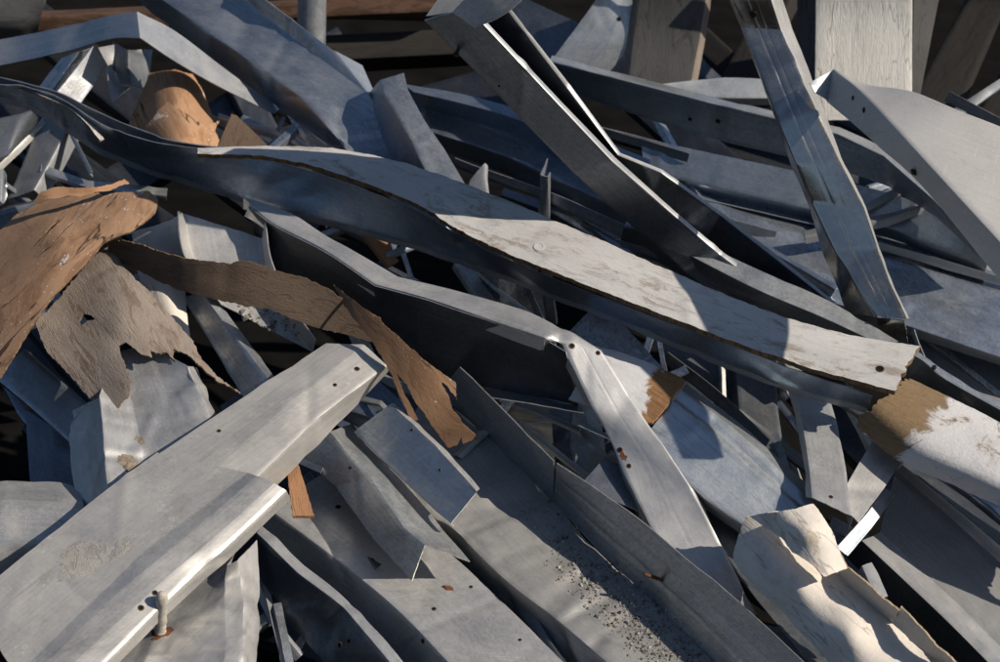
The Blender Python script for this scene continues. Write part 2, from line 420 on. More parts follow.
def pts(s): return [tuple(float(v) for v in q.split(',')) for q in s.split()]
def inside(x, y, poly):
    r = False; n = len(poly)
    for i in range(n):
        x1, y1 = poly[i]; x2, y2 = poly[i - 1]
        if (y1 > y) != (y2 > y) and x < (x2 - x1) * (y - y1) / (y2 - y1) + x1: r = not r
    return r
def plate(name, label, cat, outline, ctrl, mat, t=3, jag=1.0, ang=0.0, edge=None, dent=1.5, crumple=0.0, tents=(0, 0), cuts=(), parent=None, group=None):
    """A bent sheet with a free, torn outline: the outline is cut from a surface that passes through the control points."""
    from mathutils.geometry import delaunay_2d_cdt
    seed = (sum(ord(c) * (i + 3) for i, c in enumerate((label or '') + name)) % 997) * .137
    C = np.array(pts(ctrl)); C[:, 2] *= HS; n = len(C)
    def ker(d2): return np.where(d2 > 0, d2 * np.log(d2 + 1e-12), 0)
    A = np.zeros((n + 3, n + 3)); D = ((C[:, None, :2] - C[None, :, :2]) ** 2).sum(2) / 1e4
    A[:n, :n] = ker(D) + np.eye(n) * .002; A[:n, n] = 1; A[:n, n + 1:] = C[:, :2] / 100; A[n:, :n] = A[:n, n:].T
    w = np.linalg.solve(A, np.r_[C[:, 2], 0, 0, 0])
    def H(P):
        d = ((P[:, None] - C[None, :, :2]) ** 2).sum(2) / 1e4
        return ker(d) @ w[:n] + w[n] + P @ w[n + 1:] / 100
    def ring(s, j):
        Q = pts(s); out = []
        for i in range(len(Q)):
            a, b = np.array(Q[i]), np.array(Q[(i + 1) % len(Q)]); L = np.linalg.norm(b - a); k = max(1, int(L / 1.8)); nn = np.array([-(b - a)[1], (b - a)[0]]) / (L + 1e-9)
            for q in range(k):
                z = a + (b - a) * q / k; v = Vector((z[0] * .11, z[1] * .11, seed))
                out.append(tuple(z + nn * j * (noise.noise(v) * .7 + noise.noise(v * 3.1) * .55 + noise.noise(v * 8) * .35)))
        return out
    rings = [ring(outline, jag)] + [ring(c, .3) for c in cuts]
    V2 = []; E = []
    for r in rings:
        k = len(V2); V2 += r; E += [(k + i, k + (i + 1) % len(r)) for i in range(len(r))]
    B = np.array(V2); lo = B.min(0); hi = B.max(0); g = 3.2; row = 0; y = lo[1]
    while y < hi[1]:
        x = lo[0] + (row % 2) * g * .5
        while x < hi[0]:
            if inside(x, y, rings[0]) and not any(inside(x, y, r) for r in rings[1:]) and ((B - (x, y)) ** 2).sum(1).min() > 2.2: V2.append((x, y))
            x += g
        y += g * .87; row += 1
    r_ = delaunay_2d_cdt([Vector(v) for v in V2], E, [], 0, 1e-5)
    P2 = np.array([tuple(v) for v in r_[0]]); T = []
    for f in r_[2]:
        c = P2[list(f)].mean(0)
        if inside(c[0], c[1], rings[0]) and not any(inside(c[0], c[1], r) for r in rings[1:]): T.append(tuple(f) if True else f)
    h = H(P2); P = np.array([W(a, b, c) for (a, b), c in zip(P2, h)])
    def normals(P):
        N = np.zeros_like(P); T_ = np.array(T); fn = np.cross(P[T_[:, 1]] - P[T_[:, 0]], P[T_[:, 2]] - P[T_[:, 0]])
        for q in range(3): np.add.at(N, T_[:, q], fn)
        return N / (np.linalg.norm(N, axis=1)[:, None] + 1e-12)
    N = normals(P)
    if (N * (CAM - P)).sum() < 0: T = [f[::-1] for f in T]; N = -N
    rs = np.random.RandomState(int(seed * 1000) % 99991)
    for q in range(tents[0]):
        i = rs.randint(len(P)); a = rs.uniform(0, math.pi); zz = N[i]; xx = np.cross(zz, RGT + UP * .3); xx /= np.linalg.norm(xx); yy = np.cross(zz, xx)
        dr = xx * math.cos(a) + yy * math.sin(a); al = -xx * math.sin(a) + yy * math.cos(a); rel = P - P[i]
        P = P + N * (np.clip(1 - np.abs(rel @ dr) / rs.uniform(.012, .05), 0, 1) * np.clip(1.6 * (1 - np.abs(rel @ al) / rs.uniform(.05, .16)), 0, 1) * rs.choice([-1, 1]) * tents[1] * rs.uniform(.6, 2.4) * .001)[:, None]
    for i in range(len(P)):
        p = P[i]; d = nz(p, 6, seed) * dent + nz(p, 19, seed + 9) * dent * .3
        if crumple: d += (abs(nz(p, 13, seed + 31)) - .2) * crumple + abs(nz(p, 31, seed + 3)) * crumple * .4
        P[i] = p + N[i] * d * .001
    N = normals(P); loc = P.mean(0); m = len(P)
    V = np.concatenate([P + N * t * .0005, P - N * t * .0005]); F = []; fm = []; cnt = {}
    for f in T:
        F.append(tuple(f)); F.append(tuple(m + i for i in f[::-1])); fm += [0, 0]
        for a, b in zip(f, f[1:] + f[:1]): cnt[(a, b)] = 1
    for a, b in cnt:
        if (b, a) not in cnt: F.append((b, a, m + a, m + b)); fm.append(1)
    ca, sa = math.cos(ang), math.sin(ang); q = P2 * U
    uv = np.stack([q[:, 0] * ca + q[:, 1] * sa, -q[:, 0] * sa + q[:, 1] * ca], 1); uv = np.concatenate([uv, uv])
    me = mesh_from(name, V - loc, F, [M[mat], M[edge or mat]], fm, uv, 40)
    if parent is not None:
        o = link(name, me, parent); o.location = Vector(loc) - parent.location; REG[parent.name].append((V, F)); return o
    o = link(name, me, None, Vector(loc)); REG[o.name] = [(V, F)]
    o['label'] = label; o['category'] = cat
    if group: o['group'] = group
    return o

def hit(root, x, y):
    """Where the direction (x, y) meets the thing: point and outward normal."""
    best = None; d = Vector(ray(x, y)).normalized(); o = Vector(CAM)
    for V, F in REG[root.name]:
        key = id(V)
        b = BV.get(key)
        if b is None: b = BV[key] = BVHTree.FromPolygons([tuple(v) for v in V], F)
        r = b.ray_cast(o, d)
        if r[0] is not None and (best is None or r[3] < best[2]): best = (r[0], r[1] if r[1].dot(d) < 0 else -r[1], r[3])
    return best
BV = {}

def basis(nrm):
    z = nrm.normalized(); x = z.cross(Vector((.3, .2, 1))).normalized(); y = z.cross(x); return x, y, z

def lathe(name, root, c, axis, prof, mats, seg=14, bend=0):
    """Turned part standing at c along axis; prof = [(radius mm, height mm, material index)]."""
    x, y, z = basis(axis); V = []; F = []; fm = []
    loc = Vector(root.location)
    for r, h, k in prof:
        for s in range(seg):
            a = 2 * math.pi * s / seg
            V.append(c - loc + z * h * .001 + (x * math.cos(a) + y * math.sin(a)) * r * .001 + x * bend * (h * .001) ** 2)
    for i in range(len(prof) - 1):
        for s in range(seg):
            F.append((i * seg + s, i * seg + (s + 1) % seg, (i + 1) * seg + (s + 1) % seg, (i + 1) * seg + s)); fm.append(prof[i + 1][2])
    F.append(tuple(range((len(prof) - 1) * seg, len(prof) * seg))); fm.append(prof[-1][2])
    return link(name, mesh_from(name, V, F, [M[k] for k in mats], fm, None, 40), root)

def holes(root, pts, r=4.5):
    for x, y in pts:
        q = hit(root, x, y)
        if q is None: print('MISS hole', root.name, x, y); continue
        rr = r * random.uniform(.8, 1.2)
        lathe('screw_hole', root, q[0], q[1], [(rr * 1.25, .1, 0), (rr * 1.0, .9, 0), (rr * .86, 1.0, 0), (rr * .8, .5, 1), (rr * .4, .3, 1)], ['burr', 'black'], 12)
def screw(root, x, y, name='screw', L=14, r=3.2, head=6.5, mat='screw', tilt=(0, 0, 0)):
    q = hit(root, x, y)
    if q is None: print('MISS screw', root.name, x, y); return
    ax = (q[1] + Vector(tilt)).normalized()
    prof = [(r, -2, 0)]
    h = 0
    while h < L - 4: prof += [(r, h, 0), (r * 1.25, h + .8, 0), (r, h + 1.6, 0)]; h += 2.2
    prof += [(r, L - 3, 0), (head, L - 2.6, 0), (head, L, 0), (head * .6, L + .8, 0)]
    lathe(name, root, q[0], ax, prof, [mat], 10)
S = sheet
# ================================================================ far background
S('timber_beam', 'rusty brown beam running across behind the heap, the upper and brighter of two', 'beam', [("-10,20 120,14 300,2 445,-10", -190), ("-10,32 120,27 300,17 445,10", -205)], mats='rustbeam', auto=(30, 45), t=6, dent=3)
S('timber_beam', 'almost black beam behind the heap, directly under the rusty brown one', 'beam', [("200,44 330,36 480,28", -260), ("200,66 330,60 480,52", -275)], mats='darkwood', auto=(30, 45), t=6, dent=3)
S('concrete_block', 'dark grey rounded block at the top left corner behind the bent elbow strip', 'block', [("-40,-40 10,-40 44,-36", -120), ("-40,-10 10,-8 46,-4", -135), ("-40,22 10,24 40,18", -165), ("-40,40 10,42 36,36", -215)], cross=True, mats='cement', t=8, dent=4)
S('flat_plate', 'short dark bent plate end behind the open channel pair', 'metal plate', [("505,-12 540,5 585,26", -100), ("512,38 535,52 556,62", -130)], mats='galv_dark', dent=2)
pl = S('flat_plate', 'pale flat plate end with one hole, sticking up behind the open channel pair', 'metal plate', [("602,-8 578,25 550,62", (-40, -110)), ("625,-8 612,35 590,70", (-48, -120)), ("652,24 628,50 606,76", (-75, -130))], parts=['face', 'face'], mats='galv', dent=1.5, fil=6)
holes(pl, [(619, 19)], 5)
S('grey_plank', 'dark weathered grey plank standing upright behind the heap with paler edges', 'plank', [("622,-40 633,-10 628,35 622,95", (25, -140)), ("634,-40 639,-10 634,35 628,95", (30, -135)), ("704,-40 706,-10 700,35 688,95", (30, -135)), ("709,-40 711,-10 706,35 694,95", (25, -140))], parts=['edge', 'face', 'edge'], mats=['fibre', 'cement', 'fibre'], t=4, dent=3)
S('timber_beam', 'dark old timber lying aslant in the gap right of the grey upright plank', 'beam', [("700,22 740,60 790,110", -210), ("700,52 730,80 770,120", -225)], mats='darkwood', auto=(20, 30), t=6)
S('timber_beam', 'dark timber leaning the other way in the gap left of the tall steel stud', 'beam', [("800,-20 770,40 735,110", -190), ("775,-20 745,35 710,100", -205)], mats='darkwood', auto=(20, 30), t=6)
wb = S('white_board', 'tall upright plank covered in cracked white paint behind the heap', 'plank', [("794,-60 798,10 801,120", (75, -155)), ("815,-60 816,10 815,120", (92, -130)), ("912,-60 912,10 911,120", (92, -130))], parts=['edge', 'face'], mats=['cement', 'whiteboard'], auto=(0, 22), t=3, dent=1.5)
S('grey_plank', 'narrow bluish grey plank leaning close to the right of the tall white plank', 'plank', [("914,-60 913,20 908,115", (60, -165)), ("952,-60 936,10 916,115", (50, -165))], mats='cement', auto=(0, 15), t=4)
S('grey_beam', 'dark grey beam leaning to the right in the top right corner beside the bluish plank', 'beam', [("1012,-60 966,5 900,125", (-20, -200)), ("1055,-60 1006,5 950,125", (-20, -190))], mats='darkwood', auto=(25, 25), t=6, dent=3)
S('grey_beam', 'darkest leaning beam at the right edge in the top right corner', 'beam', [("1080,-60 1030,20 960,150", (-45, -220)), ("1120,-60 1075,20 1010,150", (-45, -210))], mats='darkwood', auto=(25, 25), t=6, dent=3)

# ================================================================ top left
HS = 1.4
S('channel', 'wide bluish steel channel sloping down from the top left edge, with bent side flanges', 'steel channel',
  [("122,-12 262,96! 300,124 338,152", (-30, -40)), ("146,-12 300,96! 325,124 356,162", (4, 0)), ("228,-12 368,94! 385,118 398,170", (22, -12)), ("250,-12 335,52! 362,66 400,160", (40, -10))],
  parts=['flange', 'web', 'flange'], mats=['galv_blue', 'galv', 'galv'], dent=1.2, smooth=False, tents=(14, 1.6))
S('bent_strip', 'steel strip bent into a peak at the top left, its right arm sunlit', 'metal strip',
  [("-15,43,-70 60,28,-20 110,16,22 137,12,44! 176,32,20 230,73,-8 280,108,-40", 0), ("-15,69,-72 60,53,-20 110,39,24 140,38,50! 176,62,26 222,88,0 274,114,-32", 0)], mats='galv_lit', dent=1.5)
plate('brown_roll', 'curled roll of brown hardboard spotted with paint under the peaked strip', 'curled board',
  "150,73 175,70 192,75 203,92 212,115 214,140 206,152 116,158 128,128 140,100",
  "180,100,6 160,95,-8 140,100,-32 122,135,-38 150,140,2 208,105,-48 214,140,-40 172,72,-20 182,145,12 198,85,-28 198,120,-8", 'brown_plain', t=3.5, jag=1, ang=1.25, edge='wood_edge')
plate('brown_scrap', 'torn flap of brown hardboard lying on the curled brown roll', 'board scrap',
  "143,142 147,126 157,113 168,102 176,108 184,112 192,118 200,123 208,126 219,121 214,131 219,140 217,147 205,150 190,154 160,157",
  "168,103,16 145,140,0 184,113,20 200,123,14 219,121,2 218,147,-6 180,145,26 160,150,14", 'brown_plain', t=3.5, jag=1.6, ang=1.0, edge='wood_edge')
S('dark_board', 'dark thin board standing on edge right of the brown roll', 'board scrap', [("217,150 224,132 232,114", (-30, -34)), ("282,160 268,146 232,112", (-32, -36))], mats='brown_dark', t=4, edge='wood')
S('crumpled_plate', 'crumpled steel end with a bluish upper half and sunlit lower half at far left', 'metal plate', [("93,46 78,66 52,98", (10, 0)), ("107,66 95,84 76,108", (-12, -12))], mats='galv_dirt', dent=2, auto=(0, 22))
S('crumpled_plate', 'bluish curled plate just left of the half sunlit crumpled end', 'metal plate', [("62,58 50,72 34,95", (-15, -30)), ("78,52 70,64 48,98", (-2, -12)), ("92,48 84,58 58,98", (-22, -22))], parts=['side', 'side'], mats='galv_blue', smooth=False)
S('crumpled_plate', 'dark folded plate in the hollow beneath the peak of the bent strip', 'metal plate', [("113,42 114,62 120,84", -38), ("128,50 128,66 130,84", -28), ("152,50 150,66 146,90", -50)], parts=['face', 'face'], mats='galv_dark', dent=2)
S('crumpled_plate', 'small sunlit triangular plate pointing down left of the brown roll', 'metal plate', [("107,68 108,82 112,102", -45), ("112,70 120,84 130,88", -50)], mats='galv_lit')
S('crumpled_plate', 'small pale folded tab just below the peak of the bent strip', 'metal plate', [("98,48 102,56 108,66", -30), ("114,45 114,54 112,64", -36)], mats='galv_lit')
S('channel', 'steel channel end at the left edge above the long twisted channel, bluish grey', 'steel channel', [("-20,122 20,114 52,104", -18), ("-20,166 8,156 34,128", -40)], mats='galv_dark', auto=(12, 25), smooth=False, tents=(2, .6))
S('channel', 'short steep channel under the long twisted channel near the left edge', 'steel channel', [("52,104 28,150 6,200", (-48, -66)), ("74,116 56,150 34,190", (-32, -50))], mats='galv_dirt', auto=(20, 20))
S('flat_plate', 'pale plate sliver at the left edge above the big brown sheet', 'metal plate', [("-15,158 4,170 6,182", -55), ("-15,210 2,205 7,196", -60)], mats='galv_lit')
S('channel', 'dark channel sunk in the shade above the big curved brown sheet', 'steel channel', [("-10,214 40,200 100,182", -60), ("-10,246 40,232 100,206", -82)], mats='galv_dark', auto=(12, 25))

# ================================================================ top middle and right, behind the long plank
S('channel', 'long blue channel behind the plank, between the bent strip and the open channel', 'steel channel',
  [("404,84 460,94 510,107 570,127 650,160", (14, 10)), ("414,92 465,104 510,117 570,140 650,176", (16, 12)), ("424,108 470,122 510,136 560,158 645,198", (-22, -20)), ("432,132 476,146 516,160 566,184 660,226", (-16, -16)), ("440,150 484,166 524,182 586,212 672,250", (-45, -40))],
  parts=['lip', 'flange', 'web', 'flange'], mats='galv_blue', dent=1.2)
S('bent_strip', 'bent strip with bright folded top beside the sloping blue channel', 'metal strip',
  [("361,104 366,118 380,143 396,167 424,192", (-22, -4)), ("380,80 384,92 396,112 414,145 434,190", (34, 42)), ("404,73 408,90 423,118 446,152 472,196", (38, 44))],
  parts=['flange', 'face'], mats=['galv_blue', 'galv'], dent=.8, smooth=False)
S('pointed_plate', 'small pointed plate poking up behind the far edge of the long plank', 'metal plate', [("485,163 485,178 488,200", 34), ("470,181 468,188 464,204", 28)], mats='galv_lit', auto=(6, 0))
S('narrow_stud', 'thin upright stud edge passing behind the long plank and showing below it', 'steel stud', [("540,175 541,220 542,270 546,325", (30, -130)), ("548,177 549,220 551,270 556,325", (30, -130))], mats='galv', auto=(30, 8))
S('post_stub', 'mottled upright steel stub in the shade under the long plank', 'steel stud', [("480,240 482,270 486,322", (10, -80)), ("496,244 498,270 502,322", (22, -70)), ("513,250 515,280 520,322", (16, -74)), ("536,255 540,285 546,322", (-18, -110))], parts=['web', 'web', 'flange'], mats='galv_zinc')
S('timber_fragment', 'orange brown splinter of timber in the gap under the long plank', 'wood scrap', [("352,222 370,246 388,268", (-18, -40)), ("366,218 384,238 398,262", (-20, -44))], mats='wood', t=10, jag=2, endjag=4)
cd = S('channel', 'long dark blue channel with two holes passing behind the tall steel stud', 'steel channel',
  [("552,56 700,94 840,128! 890,150 935,187 992,246", (-12, -14)), ("549,61 700,100 838,134! 884,156 932,198 988,253", (8, 6)), ("562,90 700,136 830,166! 888,186 936,216 990,266", (-32, -30))],
  parts=['lip', 'web'], mats=['galv', 'galv_blue'], dent=.8, smooth=False)
holes(cd, [(690, 119), (718, 121)], 5)
S('narrow_strip', 'thin bluish strip lying in the dark under the two holed channel', 'metal strip', [("604,128 690,153", -30), ("604,136 688,162", -40)], mats='galv_blue')
cg = S('channel', 'matte grey channel beneath the two holed dark blue channel on the right', 'steel channel',
  [("640,138 870,188 930,212 990,250", -34), ("645,172 865,222 925,243 987,268", -52), ("646,182 862,231 925,251 985,273", -72)], parts=['web', 'lip'], mats='galv_blue')
S('bent_strip', 'creased grey strip lying behind the two holed channel at the foot of the grey plank', 'metal strip', [("646,86 700,80 735,78 800,82", -30), ("660,96 700,97 735,98 800,98", -36)], mats='galv', dent=3, auto=(0, 15))
S('channel', 'broad mottled zinc channel under the tall steel stud with its sunlit end at right', 'steel channel',
  [("676,162 760,190 870,226 1015,266", -92), ("680,176 760,206 870,236 1015,278", -70), ("690,222 790,286 900,323 1015,362", -52), ("686,230 788,294 898,331 1015,370", -74)],
  parts=['flange', 'web', 'flange'], mats=['galv_lit', 'galv_zinc', 'galv_lit'], grooves={1: [(.25, 4, .06), (.72, 5, .09)]}, dent=.8)
S('sheet_offcut', 'tan grey sheet sloping away under the sunlit end of the mottled channel', 'metal sheet', [("900,330 950,345 1015,368", -100), ("915,372 950,392 1015,425", -84)], mats='galv_dirt', auto=(0, 20))
r9 = S('channel', 'dark blue channel with a black screw between the long plank end and the torn board', 'steel channel', [("884,338 920,354 946,373 1015,412", 4), ("888,342 922,360 947,380 1015,418", 10), ("894,385 930,402 950,412 1015,440", -38)], parts=['lip', 'web'], mats=['galv', 'galv_dark'])
screw(r9, 934, 369, L=7, r=2.5, head=5)
el = S('folded_sheet', 'large pale folded sheet at the right edge, its top sunlit and holes along its flange', 'metal sheet',
  [("834,69,170 866,85,195 912,92,222 962,112,240 1060,150,246", 0), ("833,70,170 857,88,196 890,122,225 932,168,240 1040,285,246", 0), ("826,101,150 850,121,170 880,148,194 926,191,208 1024,310,214", 0)],
  parts=['web', 'flange'], mats='grey_coat', ext=False, dent=1.6, dfreq=5, auto=(0, 10))
holes(el, [(853, 98), (864, 110), (915, 173)], 5)
screw(el, 915, 171, L=6, r=3, head=6)
S('end_tab', None, 'x', [("809,83,166 820,77,168 832,70,169", 0), ("814,92,162 822,97,156 827,101,151", 0)], mats='galv', parent=el)
st = S('steel_stud', 'tall shiny grooved steel stud leaning upright with a screw near its top', 'steel stud',
  [("700,-70 728,0 741,26 777,120 792,165 808,201 822,250 847,312", (190, 2)), ("704,-70 730,0 742,26 779,120 797,165 811,201 836,252 877,316", (210, 30)), ("746,-70 771,0 781,30 816,110 840,160 864,208 878,250 905,320", (214, 36)), ("756,-70 783,0 792,30 823,108 841,158 865,206 879,249 906,319", (190, 12))],
  parts=['flange', 'web', 'flange'], mats=['galv_gloss', 'galv_gloss', 'galv_lit'], smooth=False, grooves={1: [(.40, -1.0, .03), (.62, -.7, .03)]}, dent=1.8, tents=(16, 1.5))
S('end_fold', None, 'x', [("877,316 905,320", 33), ("881,342 908,344", -20)], mats='galv_gloss', parent=st)
screw(st, 754, 13, L=7, r=3, head=7.5)
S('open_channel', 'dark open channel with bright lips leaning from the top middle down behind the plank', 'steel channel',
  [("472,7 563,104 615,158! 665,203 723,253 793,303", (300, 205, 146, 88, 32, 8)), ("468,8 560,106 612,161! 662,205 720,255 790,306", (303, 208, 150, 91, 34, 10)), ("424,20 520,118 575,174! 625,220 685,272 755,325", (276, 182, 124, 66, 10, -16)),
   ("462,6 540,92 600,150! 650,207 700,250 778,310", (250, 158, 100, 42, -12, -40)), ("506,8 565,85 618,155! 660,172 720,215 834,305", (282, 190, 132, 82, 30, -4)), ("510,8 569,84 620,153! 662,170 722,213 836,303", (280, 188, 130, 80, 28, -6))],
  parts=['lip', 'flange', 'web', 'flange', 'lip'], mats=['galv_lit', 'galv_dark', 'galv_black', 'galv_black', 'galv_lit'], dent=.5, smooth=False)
oc = bpy.data.objects['open_channel']
screw(oc, 458, 50, L=16, r=3, head=6); holes(oc, [(499, 86)], 3)
S('end_bracket', 'rust edged steel bracket across the upper end of the open channel', 'metal bracket', [("426,16 440,-4 462,-40 500,-120", (300, 312, 330, 385)), ("452,12 470,-8 490,-40 550,-115", (306, 318, 336, 392)), ("474,28 505,14 545,-22 610,-90", (298, 310, 328, 385))], parts=['face', 'face'], mats=['galv_dirt', 'galv_dark'])  # upper part, out of view, lengthened to cast shade on the channels
S('channel', 'short channel with a sunlit end lying against the lower end of the open channel', 'steel channel', [("630,214 660,224 760,271 830,302 898,342", (30, 22)), ("624,227 652,236 752,287 822,317 884,346", (34, 26)), ("620,244 650,258 745,308 815,338 872,356", (-4, -8))], parts=['lip', 'web'], mats=['galv', 'galv_dark'])
S('narrow_strip', 'thin pale strip wedged between the long plank and the sunlit ended channel', 'metal strip', [("616,239 690,259 760,285 830,316", 10), ("622,247 690,269 760,297 826,326", 2)], mats='galv_blue', auto=(0, 12))

# ================================================================ the long plank on its twisted channel
lc = S('twisted_channel', 'long twisted steel channel crossing the whole heap from the left edge under the white plank', 'steel channel',
  [("-20,80 30,88 65,101 105,126 150,141 180,146 230,151 270,160 335,179 410,208 500,256 690,331 800,371 872,396", (62, 62, 58, 62)),
   ("-20,93 30,107 65,126 95,144 140,166 190,181 240,197 300,214 370,232 450,257 545,289 700,353 800,389 868,408", (28, 26, 24, 38)),
   ("-20,97 30,112 65,131 95,150 140,171 190,186 240,202 300,219 370,237 450,262 545,294 700,358 800,394 866,413", (20, 18, 16, 28))],
  parts=['flange', 'lip'], mats=['galv_blue', 'galv_lit'], dent=1.2, dfreq=8, tents=(34, 2.0))
S('rear_flange', None, 'x', [("-20,72 25,83 60,93 105,116 152,134 180,142 235,149 275,153", 62), ("-20,79 25,90 60,103 105,128 150,142 180,148 230,156 272,160", 40)], mats='galv_blue', parent=lc, dent=2)
S('torn_facing', 'torn pale facing strip caught in the trough of the twisted channel at left', 'board strip', [("16,86 40,96 66,108 84,122 100,142", 58), ("22,86 50,97 76,110 92,125 104,140", 52)], mats='white', t=4, jag=1.5, endjag=4, edge='wood_edge')
pk = S('white_plank', 'long plank with dirty flaking white paint and brown edges crossing the middle of the heap', 'plank',
  [("196,151 270,149 340,152 420,170 560,225 740,303 840,335 918,349", (60, 66, 68, 70)), ("198,153 270,154 336,162 415,186 530,239 715,315 820,351 906,372", (64, 70, 71, 74)), ("200,156 270,159 333,174 410,203 500,252 690,327 800,367 893,393", (64, 70, 70, 73))],
  cross=True, mats='white', t=13, jag=2.6, endjag=6, dent=1.2, edge='wood_edge', crumple=.8, tents=(10, 1.2))
q = hit(pk, 539, 247); lathe('knot', pk, q[0], q[1], [(11, -1, 0), (11, 1.2, 0), (8.5, 1.6, 0), (8, .8, 0), (3, .6, 0)], ['white'], 16)
q = hit(pk, 880, 369); lathe('nail_hole', pk, q[0], q[1], [(9, .2, 0), (7, 1.2, 0), (5, .6, 1), (4, .3, 1)], ['wood_edge', 'black'], 10)

# ================================================================ middle
mb = S('bent_channel', 'wavy channel with a sunlit top that kinks and runs down right as a holed strip', 'steel channel',
  [("244,197 290,213 340,243 398,277! 450,289 520,309 565,330! 601,351! 640,412 690,487 722,548 758,616", (50, 58, 60, 66, 20, -30)), ("250,204 275,224 325,250 375,284! 430,299 500,323 545,338! 563,344! 590,402 612,445 655,535 700,602", (54, 62, 64, 72, 26, -26))],
  parts=['web'], mats='galv_lit', dent=1.3, dfreq=9, auto=(14, 14), grooves={0: [(.5, -.3, .02)]}, tents=(14, 1.3))
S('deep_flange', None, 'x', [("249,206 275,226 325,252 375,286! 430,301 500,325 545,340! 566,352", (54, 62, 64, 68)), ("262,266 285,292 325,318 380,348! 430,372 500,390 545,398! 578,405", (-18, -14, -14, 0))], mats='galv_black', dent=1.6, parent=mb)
holes(mb, [(572, 346), (598, 353), (620, 450), (629, 466)], 5)
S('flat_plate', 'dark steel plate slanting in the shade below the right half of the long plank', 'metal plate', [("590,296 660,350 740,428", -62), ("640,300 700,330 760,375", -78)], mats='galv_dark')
S('flat_plate', 'mottled grey plate sloping under the long plank above the broken white board', 'metal plate', [("568,333 600,300", 14), ("625,378 672,378", 4)], mats='galv_zinc', t=2)
S('broken_board', 'short white painted board with a broken brown end beside the kinked strip', 'board scrap', [("585,346 620,354 655,367 685,382", (20, 24)), ("580,372 612,384 645,394 670,401", (27, 30)), ("570,400 600,412 630,420 653,424", (18, 22))], cross=True, mats='whitewood', t=9, jag=2, endjag=5, edge='wood')
S('channel', 'bright ribbed galvanised channel end right of the kinked holed strip', 'steel channel',
  [("686,384 732,418 772,452 816,494", (2, -8)), ("682,390 728,424 768,459 812,502", (24, 2)), ("645,437 694,488 742,524 792,556", (20, 0)), ("640,442 688,494 736,530 786,562", (-4, -24))],
  parts=['flange', 'web', 'flange'], mats='galv_streak', grooves={1: [(.16, -3, .05), (.28, 2, .05)]}, dent=.6)
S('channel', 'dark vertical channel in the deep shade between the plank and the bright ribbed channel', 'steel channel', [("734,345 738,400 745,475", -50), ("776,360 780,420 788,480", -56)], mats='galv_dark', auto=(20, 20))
vs = S('bent_stud', 'stud hanging down below the plank end, its lower half sunlit and its bottom edge wavy', 'steel stud', [("778,360 790,395 798,428 804,470 807,498", (2, 20)), ("784,361 797,395 803,428 809,470 812,498", (12, 28)), ("824,385 833,410 841,440 848,480 853,517", (10, 24))], parts=['lip', 'web'], mats='galv_lit', auto=(0, 18), endjag=2, dent=1.8)
holes(vs, [(815, 396), (831, 497)], 4)
S('flat_offcut', 'small rectangular sunlit steel offcut under the torn board end', 'metal plate', [("872,442 858,465 838,500", 14), ("902,459 884,488 858,523", 10)], mats='galv_lit')
S('narrow_strip', 'bluish narrow strip right behind the small rectangular offcut', 'metal strip', [("884,488 868,512 836,548", -10), ("895,494 876,522 848,556", -14)], mats='galv_blue')
tb = S('torn_board', 'flaking white board with a torn brown fibre end at the right edge', 'board scrap',
  [("906,379 950,399 980,414 1020,436", (22, 20)), ("892,392 938,420 975,440 1020,462", (40, 40)), ("874,408 918,442 960,465 1020,492", (44, 44)), ("855,424 898,460 945,480 1020,514", (26, 26))],
  cross=True, mats='whitebrown', t=8, jag=2, endjag=12, edge='wood', crumple=1.2)
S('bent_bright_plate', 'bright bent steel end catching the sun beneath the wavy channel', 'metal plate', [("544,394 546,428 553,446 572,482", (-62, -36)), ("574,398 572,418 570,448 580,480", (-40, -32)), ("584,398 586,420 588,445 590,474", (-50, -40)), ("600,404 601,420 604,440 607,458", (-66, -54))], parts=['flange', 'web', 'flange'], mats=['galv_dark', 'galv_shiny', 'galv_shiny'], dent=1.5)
S('sandy_block', 'sandy tan block deep in the hollow under the wavy channel', 'block', [("500,404 548,406", -40), ("512,424 552,428", -34), ("524,455 556,468", -60)], parts=['face', 'face'], mats='tan', t=6, dent=3)
S('channel_corner', 'dark channel corner in the hollow left of the holed strip', 'steel channel', [("578,488 606,456", 6), ("640,512 640,490", -4)], mats='galv_dark', auto=(0, 20))
plate('fibreboard_strip', 'long dark brown fibreboard strip curving across the left middle', 'board strip',
  "110,239 141,244 163,252 190,259 231,264 240,260 256,263 273,270 302,277 324,286 345,300 380,318 390,345 368,341 349,335 322,329 294,320 270,309 231,303 201,296 179,289 155,280 136,269 120,262 108,250",
  "110,239,68 163,252,84 231,264,92 302,277,82 345,300,68 385,330,48 349,335,42 294,320,54 231,303,62 179,289,60 120,262,54", 'brown_dark', t=4, jag=1.6, ang=.25, edge='wood_edge', tents=(6, 1.5))
plate('brown_splinter', 'split brown hardboard tongue, orange in the sun at its top and dark at its tip', 'board scrap',
  "334,285 349,297 368,311 387,327 408,345 427,362 441,372 455,382 457,400 446,386 440,380 449,398 453,410 463,423 479,438 463,443 461,434 458,444 448,447 440,437 427,418 414,399 407,385 396,372 403,390 410,404 418,419 412,421 403,404 396,387 390,372 382,357 372,341 360,326 349,312 341,298",
  "334,286,60 349,298,72 387,327,82 372,341,70 427,362,68 400,385,52 441,437,2 479,438,-2 457,399,36 412,421,26 455,382,46", 'brown_deep', t=4, jag=1.4, ang=.85, edge='wood_edge', tents=(5, 1.2))

S('wood_sliver', 'narrow reddish wood sliver poking out under the wide foreground channel', 'wood scrap', [("284,452 288,480 293,517", (22, 30)), ("294,452 303,480 314,516", (22, 28))], mats='wood', t=6, jag=1.2, endjag=3)

